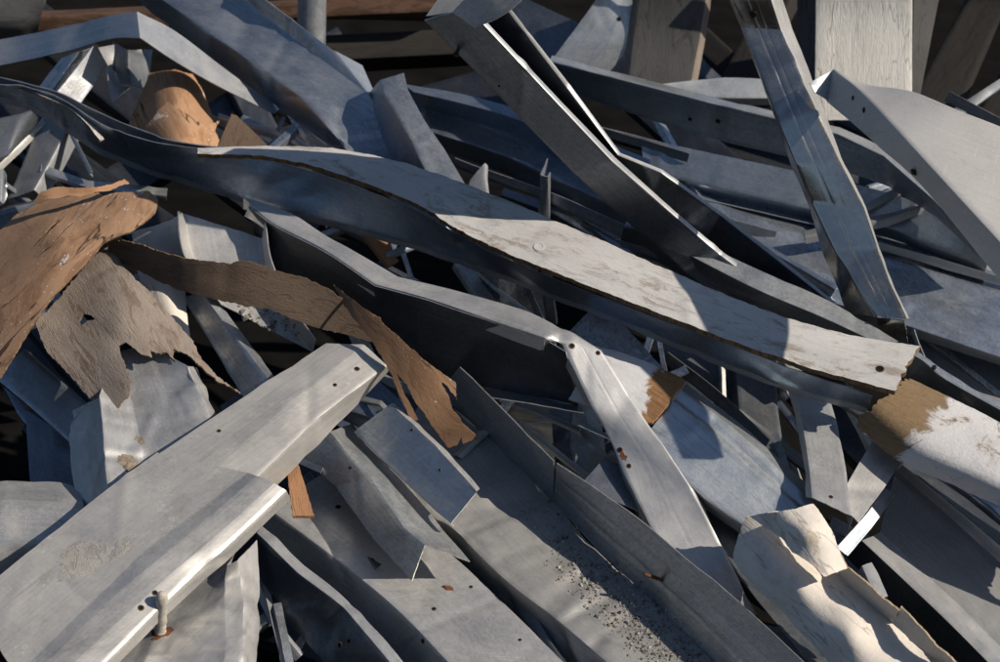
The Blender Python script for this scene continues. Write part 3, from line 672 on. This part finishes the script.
# ================================================================ left
plate('brown_sheet', 'big curved brown hardboard sheet with paint spots at the left edge', 'board sheet',
  "16,216 41,203 73,198 98,194 104,197 112,193 130,193 148,191 158,200 156,212 147,221 130,233 117,237 103,244 90,261 73,277 54,296 35,323 24,340 12,360 -30,420 -30,255 0,232",
  "148,191,60 158,205,62 110,193,62 60,204,64 10,224,58 110,222,88 60,240,94 20,268,82 75,275,92 35,322,86 -30,300,62 -30,415,64 103,243,90 24,340,82 130,215,80", 'brown', t=4, jag=.9, ang=2.3, edge='wood_edge', dent=2.5,
  cuts=["67,216 52,226 40,239 27,256 45,236 56,227"], tents=(5, 1.2))
plate('bark_curl', 'thin curled brown strip peeling off the top of the big brown sheet', 'board scrap',
  "33,202 41,192 57,187 88,188 108,185 124,179 129,183 110,190 95,192 80,197 70,195 62,197 48,200 40,204", "33,202,92 60,188,102 128,181,78 88,195,92 88,188,98 48,200,96", 'brown_plain', t=3, jag=1.2, ang=-.1, edge='wood_edge')
fb = plate('torn_fibreboard', 'weathered grey brown fibreboard with ragged torn edges below the big brown sheet', 'board scrap',
  "108,240 120,262 136,280 152,296 169,314 188,337 203,361 217,376 241,394 226,386 207,374 190,358 172,347 175,362 166,352 160,354 150,350 152,358 142,354 136,349 126,341 118,345 125,365 131,380 130,395 122,402 119,408 113,408 109,420 104,411 88,397 68,374 47,352 36,325 50,308 70,285 92,258",
  "108,242,58 36,325,44 104,411,42 130,380,60 120,320,66 75,330,50 152,296,54 188,337,46 241,394,30 174,355,54 75,280,46 125,350,62", 'fibre', t=4, jag=2.0, ang=1.0, edge='wood_edge', dent=2, tents=(10, 1.8),
  cuts=["79,321 84,314 92,316 96,320 88,321 82,326"])

tr = S('shallow_tray', 'grey steel tray with upright flanges and debris behind the fibreboard strip', 'metal tray', [("178,211 180,240 188,262 210,290", (62, 46)), ("184,214 190,248 200,270 222,305", (34, 20)), ("262,238 270,285 285,320 312,352", (28, 6)), ("265,222 272,262 288,300 316,340", (54, 28))], parts=['flange', 'web', 'flange'], mats='galv_lit', dent=1.5)
S('channel', 'bluish channel slanting down from the dark fibreboard strip to the wide foreground channel', 'steel channel', [("202,292 235,336 276,388", 24), ("182,298 212,346 246,402", 6)], mats='galv', auto=(14, 14))
S('paper_scrap', 'small pale folded paper faced scrap beside the torn fibreboard', 'paper scrap', [("132,232 140,280 158,332 168,352", (8, 20)), ("155,226 162,275 176,325 184,352", (18, 26)), ("180,216 184,275 187,320 192,352", (4, 16))], cross=True, mats='cream', t=3, jag=1, endjag=2, crumple=2)
cp = S('crumpled_sheet', 'crumpled grey sheet with a creased white ridge under the torn fibreboard', 'metal sheet',
  [("72,410 70,440 72,470 80,516", (22, 24)), ("84,402 86,430 88,462 93,508", (36, 38)), ("99,397 103,430 105,462 109,500", (56, 58)), ("116,352 132,400 140,440 150,498", (44, 42)), ("150,345 166,392 172,430 182,480", (46, 44)), ("188,366 198,388 208,412 222,455", (56, 44)), ("196,368 206,388 215,412 230,450", (34, 24))],
  parts=['side', 'side', 'face', 'face', 'face', 'edge'], mats='galv_lit', smooth=False, dent=2, crumple=2.5, tents=(16, 2.2))
S('channel', 'dark bluish channel end at the left edge under the big brown sheet', 'steel channel', [("24,350 56,378 92,410", (14, 10)), ("-4,378 34,410 74,446", (0, -6))], mats='galv_blue', auto=(12, 14))
S('flat_plate', 'dark upright plate in the shade under the bluish channel end at left', 'metal plate', [("26,410 28,450 32,505", -40), ("72,440 76,470 84,505", -34)], mats='galv_blue')
S('curved_sheet', 'pale curved sheet at the left edge above the wide foreground channel', 'metal sheet', [("-20,484 20,482 60,483 80,490", 22), ("-20,500 20,498 60,500 84,508", 38), ("-20,505 20,505 56,510 84,520", 44), ("-20,540 20,536 50,540 70,545", 40), ("-20,582 10,575 30,566 60,560", 14)], cross=True, mats='galv_lit', dent=2, crumple=1)

# ================================================================ foreground
ga = S('wide_channel', 'upper piece of the wide pale foreground channel with three rusty screw holes', 'steel channel', [("138,468 240,400 326,344", (72, 52)), ("200,484 286,406 364,345", (76, 56)), ("247,487 318,418 387,366", (72, 52)), ("262,500 330,432 388,371", (36, 22))], parts=['web', 'web', 'flange'], mats='galv_spot', smooth=False, fil=2, dent=1.0)
holes(ga, [(357, 369), (335, 385), (219, 431)], 4.2)
gb = S('wide_channel', 'lower piece of the wide pale foreground channel with dried plaster smears and a folded side', 'steel channel',
  [("-30,600 80,511 157,453", (64, 74)), ("16,676 108,588 150,549 248,473", (66, 74, 80)), ("34,676 120,592 164,556 258,477", (69, 78, 84)), ("60,676 160,584 206,545 274,484", (70, 78, 84)), ("92,676 190,578 225,548 286,491", (66, 74, 80)), ("98,682 196,586 231,556 290,498", (50, 58, 62))],
  parts=['web', 'side_fold', 'side_fold', 'side_fold', 'flange'], mats=['galv_spot', 'galv_lit', 'galv_lit', 'galv_lit', 'galv_lit'], fil=3, dent=1.4, dfreq=5)
holes(gb, [(155, 593), (141, 608)], 4.2)
fs = S('crumpled_sheet', 'crumpled sunlit sheet with a sharp crease under the wide foreground channel', 'metal sheet', [("96,686 140,640 188,590 228,552", (34, 30)), ("150,686 176,640 205,600 236,550", (44, 38)), ("222,690 226,640 224,600 226,565", (54, 48)), ("240,690 243,640 244,602 238,560", (48, 50)), ("251,690 256,640 260,596 257,540", (26, 30))], parts=['face', 'face', 'side', 'side'], mats='galv_lit', smooth=False, dent=2, crumple=2, tents=(14, 2.2))
q = hit(fs, 160, 632)
if q: lathe('plastered_screw', fs, q[0], Vector((.16, -.30, .95)), [(15, -4, 1), (11, 3, 1), (9, 8, 0), (10.5, 14, 0), (9, 20, 0), (11, 28, 0), (9.5, 40, 0), (10.5, 52, 0), (9.5, 64, 0), (11.5, 76, 0), (10.5, 88, 0), (7, 95, 0), (3, 97, 0)], ['plaster', 'rust'], 14, bend=.4)
S('wide_sheet', 'broad sunlit steel channel web running down the bottom middle with a shaded left flange', 'steel channel', [("258,552 330,606 390,656 424,696", -62), ("268,508 340,562 400,612 465,680", -28), ("330,470 420,530 500,600 590,690", -34)], parts=['flange', 'web'], mats='galv_lit', dent=2.2, dfreq=7)
ws = bpy.data.objects['wide_sheet']; holes(ws, [(423, 641), (434, 609), (338, 507), (471, 587)], 4)
ls = S('lipped_strip', 'steel strip with a wavy lip in front of the shaded flange at bottom left', 'steel channel', [("262,527 304,566 350,600 408,668", (-22, -28)), ("257,533 298,573 343,606 398,672", (-18, -24)), ("259,598 303,636 350,690", (-60, -60))], mats=['galv_lit', 'galv_dark'], parts=['lip', 'web'], dent=1.2, dfreq=9, smooth=False, tents=(8, 2.2))
holes(ls, [(340, 645), (349, 641)], 4)
S('folded_strip', 'folded wedge ended strip lying on the broad sunlit web', 'metal strip', [("296,452 335,486 375,540 412,581", (-6, -4)), ("330,432 370,477 404,528 425,545", (16, 20)), ("352,424 402,478 442,530 470,562", (-12, -8))], parts=['face', 'face'], mats='galv', dent=1.0, smooth=False)
S('blue_strip', 'dark blue steel strip in the shade beneath the short lipped offcut', 'metal strip', [("312,404 372,456 436,520", -42), ("362,366 410,410 470,470", -34)], mats='galv_blue')
S('short_offcut', 'short dark blue channel offcut with a pale lip lying on the dirty tray', 'steel channel', [("354,432 404,480 450,524", (12, 10)), ("391,404 436,447 477,491", (34, 30)), ("395,404 440,446 480,488", (30, 26))], parts=['web', 'lip'], mats=['galv_blue', 'galv_lit'], dent=.8, auto=(8, 0))
dt = S('dirty_tray', 'wide dirty steel tray at bottom centre holding gravel, its left edge crumpled', 'metal tray', [("376,470 420,524 465,574 530,642 578,700", -66), ("382,452 426,511 452,528 502,577 562,624 632,684", (-20, -22)), ("390,448 434,507 460,520 512,566 574,612 644,676", (-20, -24)), ("430,390 500,450 552,500 600,553 660,608 745,694", (-32, -36))],
  parts=['flange', 'crumpled_edge', 'web'], mats='galv_dirt', dent=2.2, dfreq=9, tents=(44, 2.0))
S('flange', None, 'x', [("438,392 500,448 553,501", -32), ("460,367 505,411 554,461", 26)], mats='galv_blue', parent=dt)
S('flange', None, 'x', [("553,500 600,552 660,607 745,692", (-32, -34)), ("557,463 592,486 642,521 694,565 726,590 806,664", (22, 20))], mats='galv_blue', parent=dt, dent=1.5, grooves={0: [(.35, -1.0, .03), (.62, -1.0, .03)]})
q = hit(dt, 662, 580)
if q: lathe('nail', dt, q[0], (Vector(W(641, 573, 5)) - q[0]), [(3.2, -6, 0), (4, 0, 0), (3, 3, 0), (3.4, 20, 0), (3, 40, 0), (2.4, 44, 0)], ['rust'], 10)

# ================================================================ bottom right
S('flat_plate', 'dark bluish plate edge under the lower left side of the cream board', 'metal plate', [("700,520 742,580 790,640 835,692", (-22, -14)), ("735,505 775,580 815,640 860,692", (-28, -24))], mats='galv_dark')
cb = plate('cream_board', 'crumpled cream paper faced board curling over itself at bottom right', 'paper board',
  "746,516 741,534 735,550 733,561 746,577 760,591 782,610 798,629 820,651 850,690 962,700 923,653 890,622 866,590 844,574 834,545 815,512 780,512",
  "733,561,24 782,610,20 831,662,16 741,534,30 765,552,42 800,588,45 850,635,43 900,690,40 835,575,37 880,620,33 923,653,30 746,516,38 815,512,38 790,545,42", 'cream', t=3, jag=1.4, ang=.8, edge='cream_edge', dent=1.6, crumple=.5, tents=(13, 1.0))
plate('raised_edge', None, None, "834,540 840,552 847,566 866,581 882,596 899,610 893,626 880,618 862,602 846,587 833,572", "834,540,46 847,566,58 882,596,60 899,610,58 893,626,26 862,602,28 833,572,28", 'cream', t=3, jag=.8, edge='cream_edge', parent=cb)
plate('curled_flap', None, None, "749,516 784,511 813,505 822,517 831,531 837,550 847,569 839,572 824,577 812,564 793,552 782,539 765,527", "749,516,48 784,511,70 813,505,66 831,531,70 847,569,62 824,577,66 782,539,62 793,553,62 805,530,78", 'cream', t=3, jag=.8, ang=.8, edge='cream_edge', parent=cb, tents=(7, 1.6))
plate('curled_flap', None, None, "901,606 893,623 905,634 918,645 945,664 956,676 968,676 952,658 937,645 920,626", "901,606,58 893,623,36 918,645,38 950,670,34 937,645,58 960,668,52", 'cream', t=3, jag=.8, ang=.8, edge='cream_edge', parent=cb)
S('lipped_channel', 'large grey brown channel with a sunlit patch and raised lips at the right bottom', 'steel channel',
  [("838,548 884,596 930,640 970,690", -66), ("862,541 908,584 953,627 1015,690", -26), ("872,537 917,579 961,621 1024,684", -28), ("880,532 924,573 968,614 1030,676", -42), ("896,470 934,503 975,540 1030,590", -52), ("903,465 942,497 984,532 1030,572", -40), ("916,460 955,490 997,524 1030,552", -62)],
  parts=['flange', 'lip', 'lip', 'web', 'ridge', 'flange'], mats=['galv_dark', 'galv_lit', 'galv_lit', 'galv_dirt', 'galv_lit', 'galv_dark'], dent=1.0)
S('narrow_stud', 'dark shiny stud with a bright streak in the corner under the torn board', 'steel stud', [("946,474 985,505 1025,540", -66), ("966,482 1000,505 1030,528", -74)], mats='galv_shiny', auto=(10, 20))

# ================================================================ dirt stuck to the metal
def smear(name, root, x, y, rx, ry, ang, mat, lift=.7, seed=1):
    """A thin irregular crust lying on the thing's surface."""
    rr = random.Random(seed); V = []; F = []; uv = []; na, nr = 40, 9; ok = True
    base = Vector(root.location); ca, sa = math.cos(ang), math.sin(ang)
    for i in range(nr + 1):
        for a in range(na):
            th = 2 * math.pi * a / na
            k = (.74 + .4 * noise.noise(Vector((math.cos(th) * 1.6, math.sin(th) * 1.6, seed * 3.3))) + .22 * noise.noise(Vector((math.cos(th) * 5, math.sin(th) * 5, seed)))) * i / nr
            px, py = math.cos(th) * rx * k, math.sin(th) * ry * k
            q = hit(root, x + px * ca - py * sa, y + px * sa + py * ca)
            if q is None: return None
            f = 1 - (i / nr) ** 3
            V.append(q[0] + q[1] * .001 * (lift * f * (1 + .8 * noise.noise(q[0] * 60)) + .15) - base); uv.append((px * U, py * U))
    for i in range(nr):
        for a in range(na):
            b = (a + 1) % na; F.append((i * na + a, i * na + b, (i + 1) * na + b, (i + 1) * na + a))
    return link(name, mesh_from(name, V, F, [M[mat]], None, uv), root)
smear('plaster_smear', gb, 84, 560, 40, 22, -.55, 'crust', .6, 2)
smear('plaster_smear', gb, 122, 548, 16, 10, -.6, 'crust', .7, 5)
smear('sand_patch', cp, 128, 463, 17, 9, .3, 'crust_dark', 2.2, 7)
smear('rust_stain', fs, 163, 634, 15, 6, -.4, 'rust', .4, 9)
smear('dust_patch', dt, 600, 556, 30, 16, .75, 'crust', .5, 12)
smear('dirt_clump', ws, 448, 588, 8, 3, .2, 'rust', 3, 14)

HS = 1.4
for lab, a, b, m in (
  ('narrow dark offcut crossing under the left end of the short lipped offcut', [("300,398 340,408 392,430", 2), ("304,408 342,420 390,444", -6)], None, 'galv_dark'),
  ('pale thin offcut between the hanging stud and the small rectangular offcut', [("842,390 868,440 880,470", -30), ("852,386 880,436 892,466", -36)], None, 'galv'),
  ('thin grey offcut resting behind the mottled steel stub', [("455,262 480,300 500,330", -40), ("466,258 492,296 512,326", -46)], None, 'galv'),
  ('short bright offcut standing in the black gap right of the cream board', [("862,566 868,580 876,600", -20), ("872,562 880,576 888,596", -24)], None, 'galv_lit'),
): S('metal_offcut', lab, 'metal scrap', a, mats=m, auto=(8, 8))
S('narrow_strip', 'straight thin bluish strip lying just below the long blue channel behind the plank', 'metal strip', [("455,158 560,196 640,232", -2), ("452,166 556,206 636,244", -14)], mats='galv_blue', auto=(0, 10))
S('narrow_strip', 'thin dark strip showing under the long plank right of the mottled plate', 'metal strip', [("668,352 720,392 770,440", -30), ("660,360 712,402 762,452", -40)], mats='galv_dark', auto=(0, 10))

holes(bpy.data.objects['short_offcut'], [(412, 430), (440, 470)], 3)
holes(bpy.data.objects['folded_strip'], [(350, 468)], 3)
for n_, pts_ in (('wide_sheet', [(372, 560), (520, 640)]),): holes(bpy.data.objects[n_], pts_, 3.6)
smear('rust_stain', mb, 623, 456, 7, 4, 1.0, 'rust', .2, 21)
smear('dirt_clump', cp, 140, 440, 9, 4, .5, 'crust_dark', 1.5, 27)

S('channel', 'slim added shade strip lying along the lower edge of the matte grey channel at right', 'steel channel', [("690,196 860,236 985,278", -62), ("690,205 858,246 980,288", -80)], mats='galv_black', auto=(0, 16))  # near-black strip added for the shaded gap under the grey channel
S('narrow_strip', 'added narrow strip for sunlit patches on the mottled channel right of the tall stud', 'metal strip', [("868,239 930,256 1012,280", -52), ("868,247 928,264 1012,289", -60)], mats='galv_lit', auto=(0, 8))  # pale strip added for sunlit patches on the mottled channel's upper lip
S('channel', 'long thin blue channel running parallel below the slim added shade strip, left of the tall stud', 'steel channel', [("690,214 760,246 836,290", -44), ("684,228 752,262 826,306", -66)], mats='galv_blue', auto=(6, 14))
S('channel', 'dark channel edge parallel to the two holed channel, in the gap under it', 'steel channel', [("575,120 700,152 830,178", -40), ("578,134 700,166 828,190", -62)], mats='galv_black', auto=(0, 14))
S('lip', None, 'x', [("486,388 545,397 580,404", (-14, -2)), ("488,397 546,406 584,413", (-4, 8))], mats='galv_blue', parent=mb)
# ================================================================ steel post, gravel
def post(name, label, cat, x, y0, y1, h0, h1, r, mat):
    p0, p1 = W(x, y0, h0), W(x + 2, y1, h1)
    ax = p1 - p0; L = np.linalg.norm(ax); ax /= L
    sx = np.cross(ax, [0, 1, 0]); sx /= np.linalg.norm(sx); sy = np.cross(ax, sx)
    V = []; F = []; uv = []; seg = 28; rings = 14
    for prof in (r, r * .88):
        for i in range(rings + 1):
            for s in range(seg):
                a = 2 * math.pi * s / seg
                V.append(ax * L * (i / rings - .5) + (sx * math.cos(a) + sy * math.sin(a)) * prof); uv.append((L * i / rings, a * r))
    o = (rings + 1) * seg
    for i in range(rings):
        for s in range(seg):
            b = (s + 1) % seg
            F.append((i * seg + s, i * seg + b, (i + 1) * seg + b, (i + 1) * seg + s)); F.append((o + i * seg + b, o + i * seg + s, o + (i + 1) * seg + s, o + (i + 1) * seg + b))
    for s in range(seg):
        b = (s + 1) % seg; k = rings * seg
        F.append((k + s, k + b, o + k + b, o + k + s)); F.append((b, s, o + s, o + b))
    ob = link(name, mesh_from(name, V, F, [M[mat]], None, uv), None, Vector((p0 + p1) / 2))
    ob['label'] = label; ob['category'] = cat
post('steel_post', 'short upright steel pipe behind the heap in front of the rusty beam', 'post', 311, 62, -60, -150, 0, .033, 'galv')

def stones(name, label, root, region, count, size, mat, dens):
    V = []; F = []
    n = 0; tries = 0
    base = Vector(root.location)
    while n < count and tries < count * 12:
        tries += 1
        x = random.uniform(region[0], region[2]); y = random.uniform(region[1], region[3])
        if random.random() > dens(x, y): continue
        q = hit(root, x, y)
        if q is None: continue
        r = size * random.uniform(.4, 1.0) ** 2 * random.choice([.3, .35, .4, .5, .6, .8, 1, 1.3, 2.2]) * .001
        k = len(V); c = q[0] + q[1] * r * .3
        bx = Vector((random.gauss(0, 1), random.gauss(0, 1), random.gauss(0, 1))).normalized(); by = bx.orthogonal().normalized(); bz = bx.cross(by)
        for d, s in ((bx, 1.3), (-bx, 1.2), (by, 1), (-by, .9), (bz, .7), (-bz, .8)):
            V.append(c + d * r * s * random.uniform(.7, 1.2))
        for a, b, e in ((0, 2, 4), (2, 1, 4), (1, 3, 4), (3, 0, 4), (2, 0, 5), (1, 2, 5), (3, 1, 5), (0, 3, 5)): F.append((k + a, k + b, k + e))
        n += 1
    fm = []
    for i in range(n): fm += [random.choice([0, 0, 0, 1, 1, 2])] * 8
    me = mesh_from(name, V, F, [M[a] for a in mat], fm)
    for p in me.polygons: p.use_smooth = False
    o = link(name, me); o['label'] = label; o['kind'] = 'stuff'; o['category'] = 'gravel'
M['grain'] = plain('grit_grey', (.22, .205, .18), .95); M['grain_dark'] = plain('grit_dark', (.13, .11, .095), .95); M['grain_pale'] = plain('grit_pale', (.38, .36, .32), .95)
def dens_tray(x, y):
    # gathered along the foot of the right flange
    d = ((x - 560) - (y - 510) * .96)          # 0 on the fold
    if y < 535: return .10 if -60 < d < 6 else 0
    return max(0.0, 1 - abs(d + 28) / (46 if y > 560 else 24)) * min(1, (y - 520) / 50)
stones('gravel', 'loose grit and gravel gathered along the fold of the dirty tray', dt, (520, 500, 760, 676), 4400, 2.4, ['grain', 'grain_dark', 'grain_pale'], dens_tray)
stones('gravel', 'crumbled plaster debris lying in the corner of the shallow tray', tr, (240, 300, 300, 350), 260, 4.0, ['grain', 'grain_dark', 'grain_pale'], lambda x, y: .8)

# ================================================================ ground under the heap
def ground():
    V = []; F = []
    xs = np.concatenate([np.linspace(-90, -16, 8), np.linspace(-14, -4, 14), np.linspace(-3.6, 3.6, 40), np.linspace(4, 14, 14), np.linspace(16, 90, 8)])
    ys = np.concatenate([np.linspace(-80, -16, 8), np.linspace(-14, 1.5, 18), np.linspace(2, 9, 44), np.linspace(9.6, 20, 14), np.linspace(24, 160, 8)])
    for y in ys:
        for x in xs:
            # earth core of the heap, well under its face
            k = max(0.0, 1 - (abs(x) / 3.4) ** 2); f = max(0.0, min(1.0, (y - 3.4) / 2.4))
            z = .45 * f * k * (1 if y < 6.5 else max(0, 1 - (y - 6.5) / 2.0))
            # banks added round the heap to cut the low sky light
            r = math.hypot(x, y - 4.5); b = max(0.0, min(1.0, (r - 8.0) / 8.0)); b = b * b * (3 - 2 * b)
            z += b * (2.6 + .9 * noise.noise(Vector((x * .25, y * .25, 4))))
            z += (.05 + .25 * b) * noise.noise(Vector((x * 2.2, y * 2.2, 0))) * (r < 25)
            V.append((x, y, z))
    w = len(xs)
    for j in range(len(ys) - 1):
        for i in range(w - 1): F.append((j * w + i, j * w + i + 1, (j + 1) * w + i + 1, (j + 1) * w + i))
    o = link('ground', mesh_from('ground', V, F, [M['earth']], None, [(a[0], a[1]) for a in V]))
    o['kind'] = 'structure'; o['label'] = 'scrapyard earth darkened for shade under the heap, with added banks around'
M['earth'] = plain('scrapyard_earth', (.008, .0075, .007), .95, 0, .5, 6, .03)  # near-black colour stands in for shade deep in the heap's gaps
ground()
# scrap wedged and buried in the dark of the heap; only what shows between the larger pieces is kept
rb = random.Random(11)
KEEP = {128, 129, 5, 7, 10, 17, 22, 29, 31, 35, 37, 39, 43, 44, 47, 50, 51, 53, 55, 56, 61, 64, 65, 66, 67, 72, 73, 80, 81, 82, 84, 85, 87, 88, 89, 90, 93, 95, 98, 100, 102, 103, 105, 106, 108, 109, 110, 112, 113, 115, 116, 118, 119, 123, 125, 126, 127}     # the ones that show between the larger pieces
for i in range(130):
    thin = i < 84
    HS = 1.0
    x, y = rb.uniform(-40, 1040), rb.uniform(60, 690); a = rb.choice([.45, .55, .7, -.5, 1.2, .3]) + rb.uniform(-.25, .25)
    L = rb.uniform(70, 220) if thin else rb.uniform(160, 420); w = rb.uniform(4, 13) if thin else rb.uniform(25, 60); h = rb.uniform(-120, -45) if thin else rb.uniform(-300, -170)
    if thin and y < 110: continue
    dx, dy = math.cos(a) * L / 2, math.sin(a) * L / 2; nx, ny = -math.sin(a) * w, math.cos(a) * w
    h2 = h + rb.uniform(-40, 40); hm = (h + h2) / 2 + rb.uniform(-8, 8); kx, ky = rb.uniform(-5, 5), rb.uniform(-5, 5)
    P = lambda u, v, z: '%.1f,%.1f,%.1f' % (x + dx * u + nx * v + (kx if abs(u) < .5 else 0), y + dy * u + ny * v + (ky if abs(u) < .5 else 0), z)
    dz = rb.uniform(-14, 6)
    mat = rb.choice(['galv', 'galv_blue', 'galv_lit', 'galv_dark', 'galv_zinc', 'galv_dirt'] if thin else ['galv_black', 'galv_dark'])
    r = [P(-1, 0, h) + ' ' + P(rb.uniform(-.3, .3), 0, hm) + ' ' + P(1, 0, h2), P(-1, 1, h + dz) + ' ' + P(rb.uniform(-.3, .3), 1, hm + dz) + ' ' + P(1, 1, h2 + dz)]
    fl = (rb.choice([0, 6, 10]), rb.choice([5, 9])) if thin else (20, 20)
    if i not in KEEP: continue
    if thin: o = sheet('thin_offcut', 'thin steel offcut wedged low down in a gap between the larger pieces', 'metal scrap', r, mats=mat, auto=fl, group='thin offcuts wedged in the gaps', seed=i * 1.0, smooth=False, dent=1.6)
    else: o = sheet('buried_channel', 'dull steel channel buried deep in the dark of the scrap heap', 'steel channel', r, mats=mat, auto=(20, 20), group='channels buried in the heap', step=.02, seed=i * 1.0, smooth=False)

# thin strips and slivers packed into the open gaps
GAPS = [(0, 95, 140, 200), (235, 105, 340, 150), (0, 380, 80, 480), (485, 405, 590, 475), (560, 105, 790, 215), (255, 590, 335, 660), (640, 330, 790, 470), (250, 215, 520, 300), (430, 160, 660, 260), (850, 180, 1000, 330), (280, 380, 430, 470), (320, 25, 450, 90), (700, 20, 800, 90)]
KEEP2 = {0, 1, 4, 6, 7, 12, 13, 14, 15, 18, 19, 20, 22, 23, 25, 26, 27, 28, 30, 32, 35, 37, 40, 45, 49, 50, 51, 52, 56, 63, 65, 66, 67, 68, 69, 70, 71, 72, 73, 74, 76, 77, 79, 80, 81, 82, 84, 89, 93, 94, 96, 97, 98, 100, 102, 103, 104, 106, 107, 109, 111, 112, 113, 115, 116}
rg = random.Random(29)
for i in range(117):
    g = GAPS[i % len(GAPS)]; x, y = rg.uniform(g[0], g[2]), rg.uniform(g[1], g[3])
    back = y < 95
    HS = 1.0; a = rg.choice([.4, .6, .8, -.6, 1.3, 2.2]) + rg.uniform(-.25, .25); L = rg.uniform(45, 130); w = rg.uniform(2.5, 8)
    h = rg.uniform(-150, -110) if back else rg.uniform(-95, -30); h2 = h + rg.uniform(-35, 35)
    dx, dy = math.cos(a) * L / 2, math.sin(a) * L / 2; nx, ny = -math.sin(a) * w, math.cos(a) * w; kx, ky = rg.uniform(-7, 7), rg.uniform(-7, 7); km = rg.uniform(-.4, .4)
    P = lambda u, v, z, q=0: '%.1f,%.1f,%.1f' % (x + dx * u + nx * v + kx * q, y + dy * u + ny * v + ky * q, z)
    dz = rg.uniform(-9, 7); hm = (h + h2) / 2 + rg.uniform(-8, 10); mat = rg.choice(['galv', 'galv_blue', 'galv_lit', 'galv_lit', 'galv_zinc', 'galv_dirt', 'galv_shiny']); fl = rg.choice([0, 5, 8])
    if back or i % len(GAPS) in (2, 4, 9) or (i % len(GAPS) == 0 and i % 2) or (abs(x - 725) < 32 and abs(y - 171) < 42): continue
    if i not in KEEP2: continue
    o = sheet('steel_sliver', 'narrow bent sliver of galvanised sheet caught in a dark gap between larger scrap', 'metal scrap', [P(-1, 0, h) + ' ' + P(km, 0, hm, 1) + '! ' + P(1, 0, h2), P(-1, 1, h + dz) + ' ' + P(km, 1, hm + dz, 1) + '! ' + P(1, 1, h2 + dz)], mats=mat, auto=(0, fl), group='slivers caught in the gaps', seed=i * 1.7, smooth=False, dent=1.5)

# ================================================================ finish: one tone per piece
for r in [o for o in bpy.data.objects if o.parent is None]:
    v = random.random()
    for o in [r] + list(r.children_recursive): o.color = (v, v, v, 1)

# ================================================================ light, camera
SUN = RGT * .78 + UP * .42 - FWD * .46
SUN /= np.linalg.norm(SUN)
w = bpy.data.worlds.new('World'); SC.world = w; w.use_nodes = True
nt = w.node_tree; nt.nodes.clear()
sk = nt.nodes.new('ShaderNodeTexSky'); sk.sky_type = 'NISHITA'; sk.sun_disc = False
elev = math.asin(SUN[2]); az = math.atan2(SUN[0], SUN[1])
sk.sun_elevation = elev; sk.sun_rotation = az; sk.air_density = 1.0; sk.dust_density = .6; sk.ozone_density = 2.2
bg = nt.nodes.new('ShaderNodeBackground'); bg.inputs[1].default_value = 0.072
ow = nt.nodes.new('ShaderNodeOutputWorld'); nt.links.new(sk.outputs[0], bg.inputs[0]); nt.links.new(bg.outputs[0], ow.inputs[0])
ld = bpy.data.lights.new('sun', 'SUN'); ld.energy = 5.0; ld.angle = math.radians(.5); ld.color = (1.0, .90, .77)
lo = bpy.data.objects.new('sun', ld); COL.objects.link(lo); lo.location = (4, -2, 5)
lo.rotation_euler = Vector(SUN).to_track_quat('Z', 'Y').to_euler()
cd_ = bpy.data.cameras.new('camera'); co = bpy.data.objects.new('camera', cd_); COL.objects.link(co)
cd_.lens = LENS; cd_.sensor_width = 36; cd_.clip_end = 500; cd_.clip_start = .1
co.location = CAM; co.rotation_euler = (math.radians(90) - PITCH, 0, 0)
cd_.dof.use_dof = True; cd_.dof.focus_distance = 4.4; cd_.dof.aperture_fstop = 5.2
SC.camera = co
vs_ = SC.view_settings
vs_.view_transform = 'Standard'; vs_.look = 'None'; vs_.gamma = 1; vs_.use_curve_mapping = False; vs_.exposure = 0.08
SC.cycles.max_bounces = 6
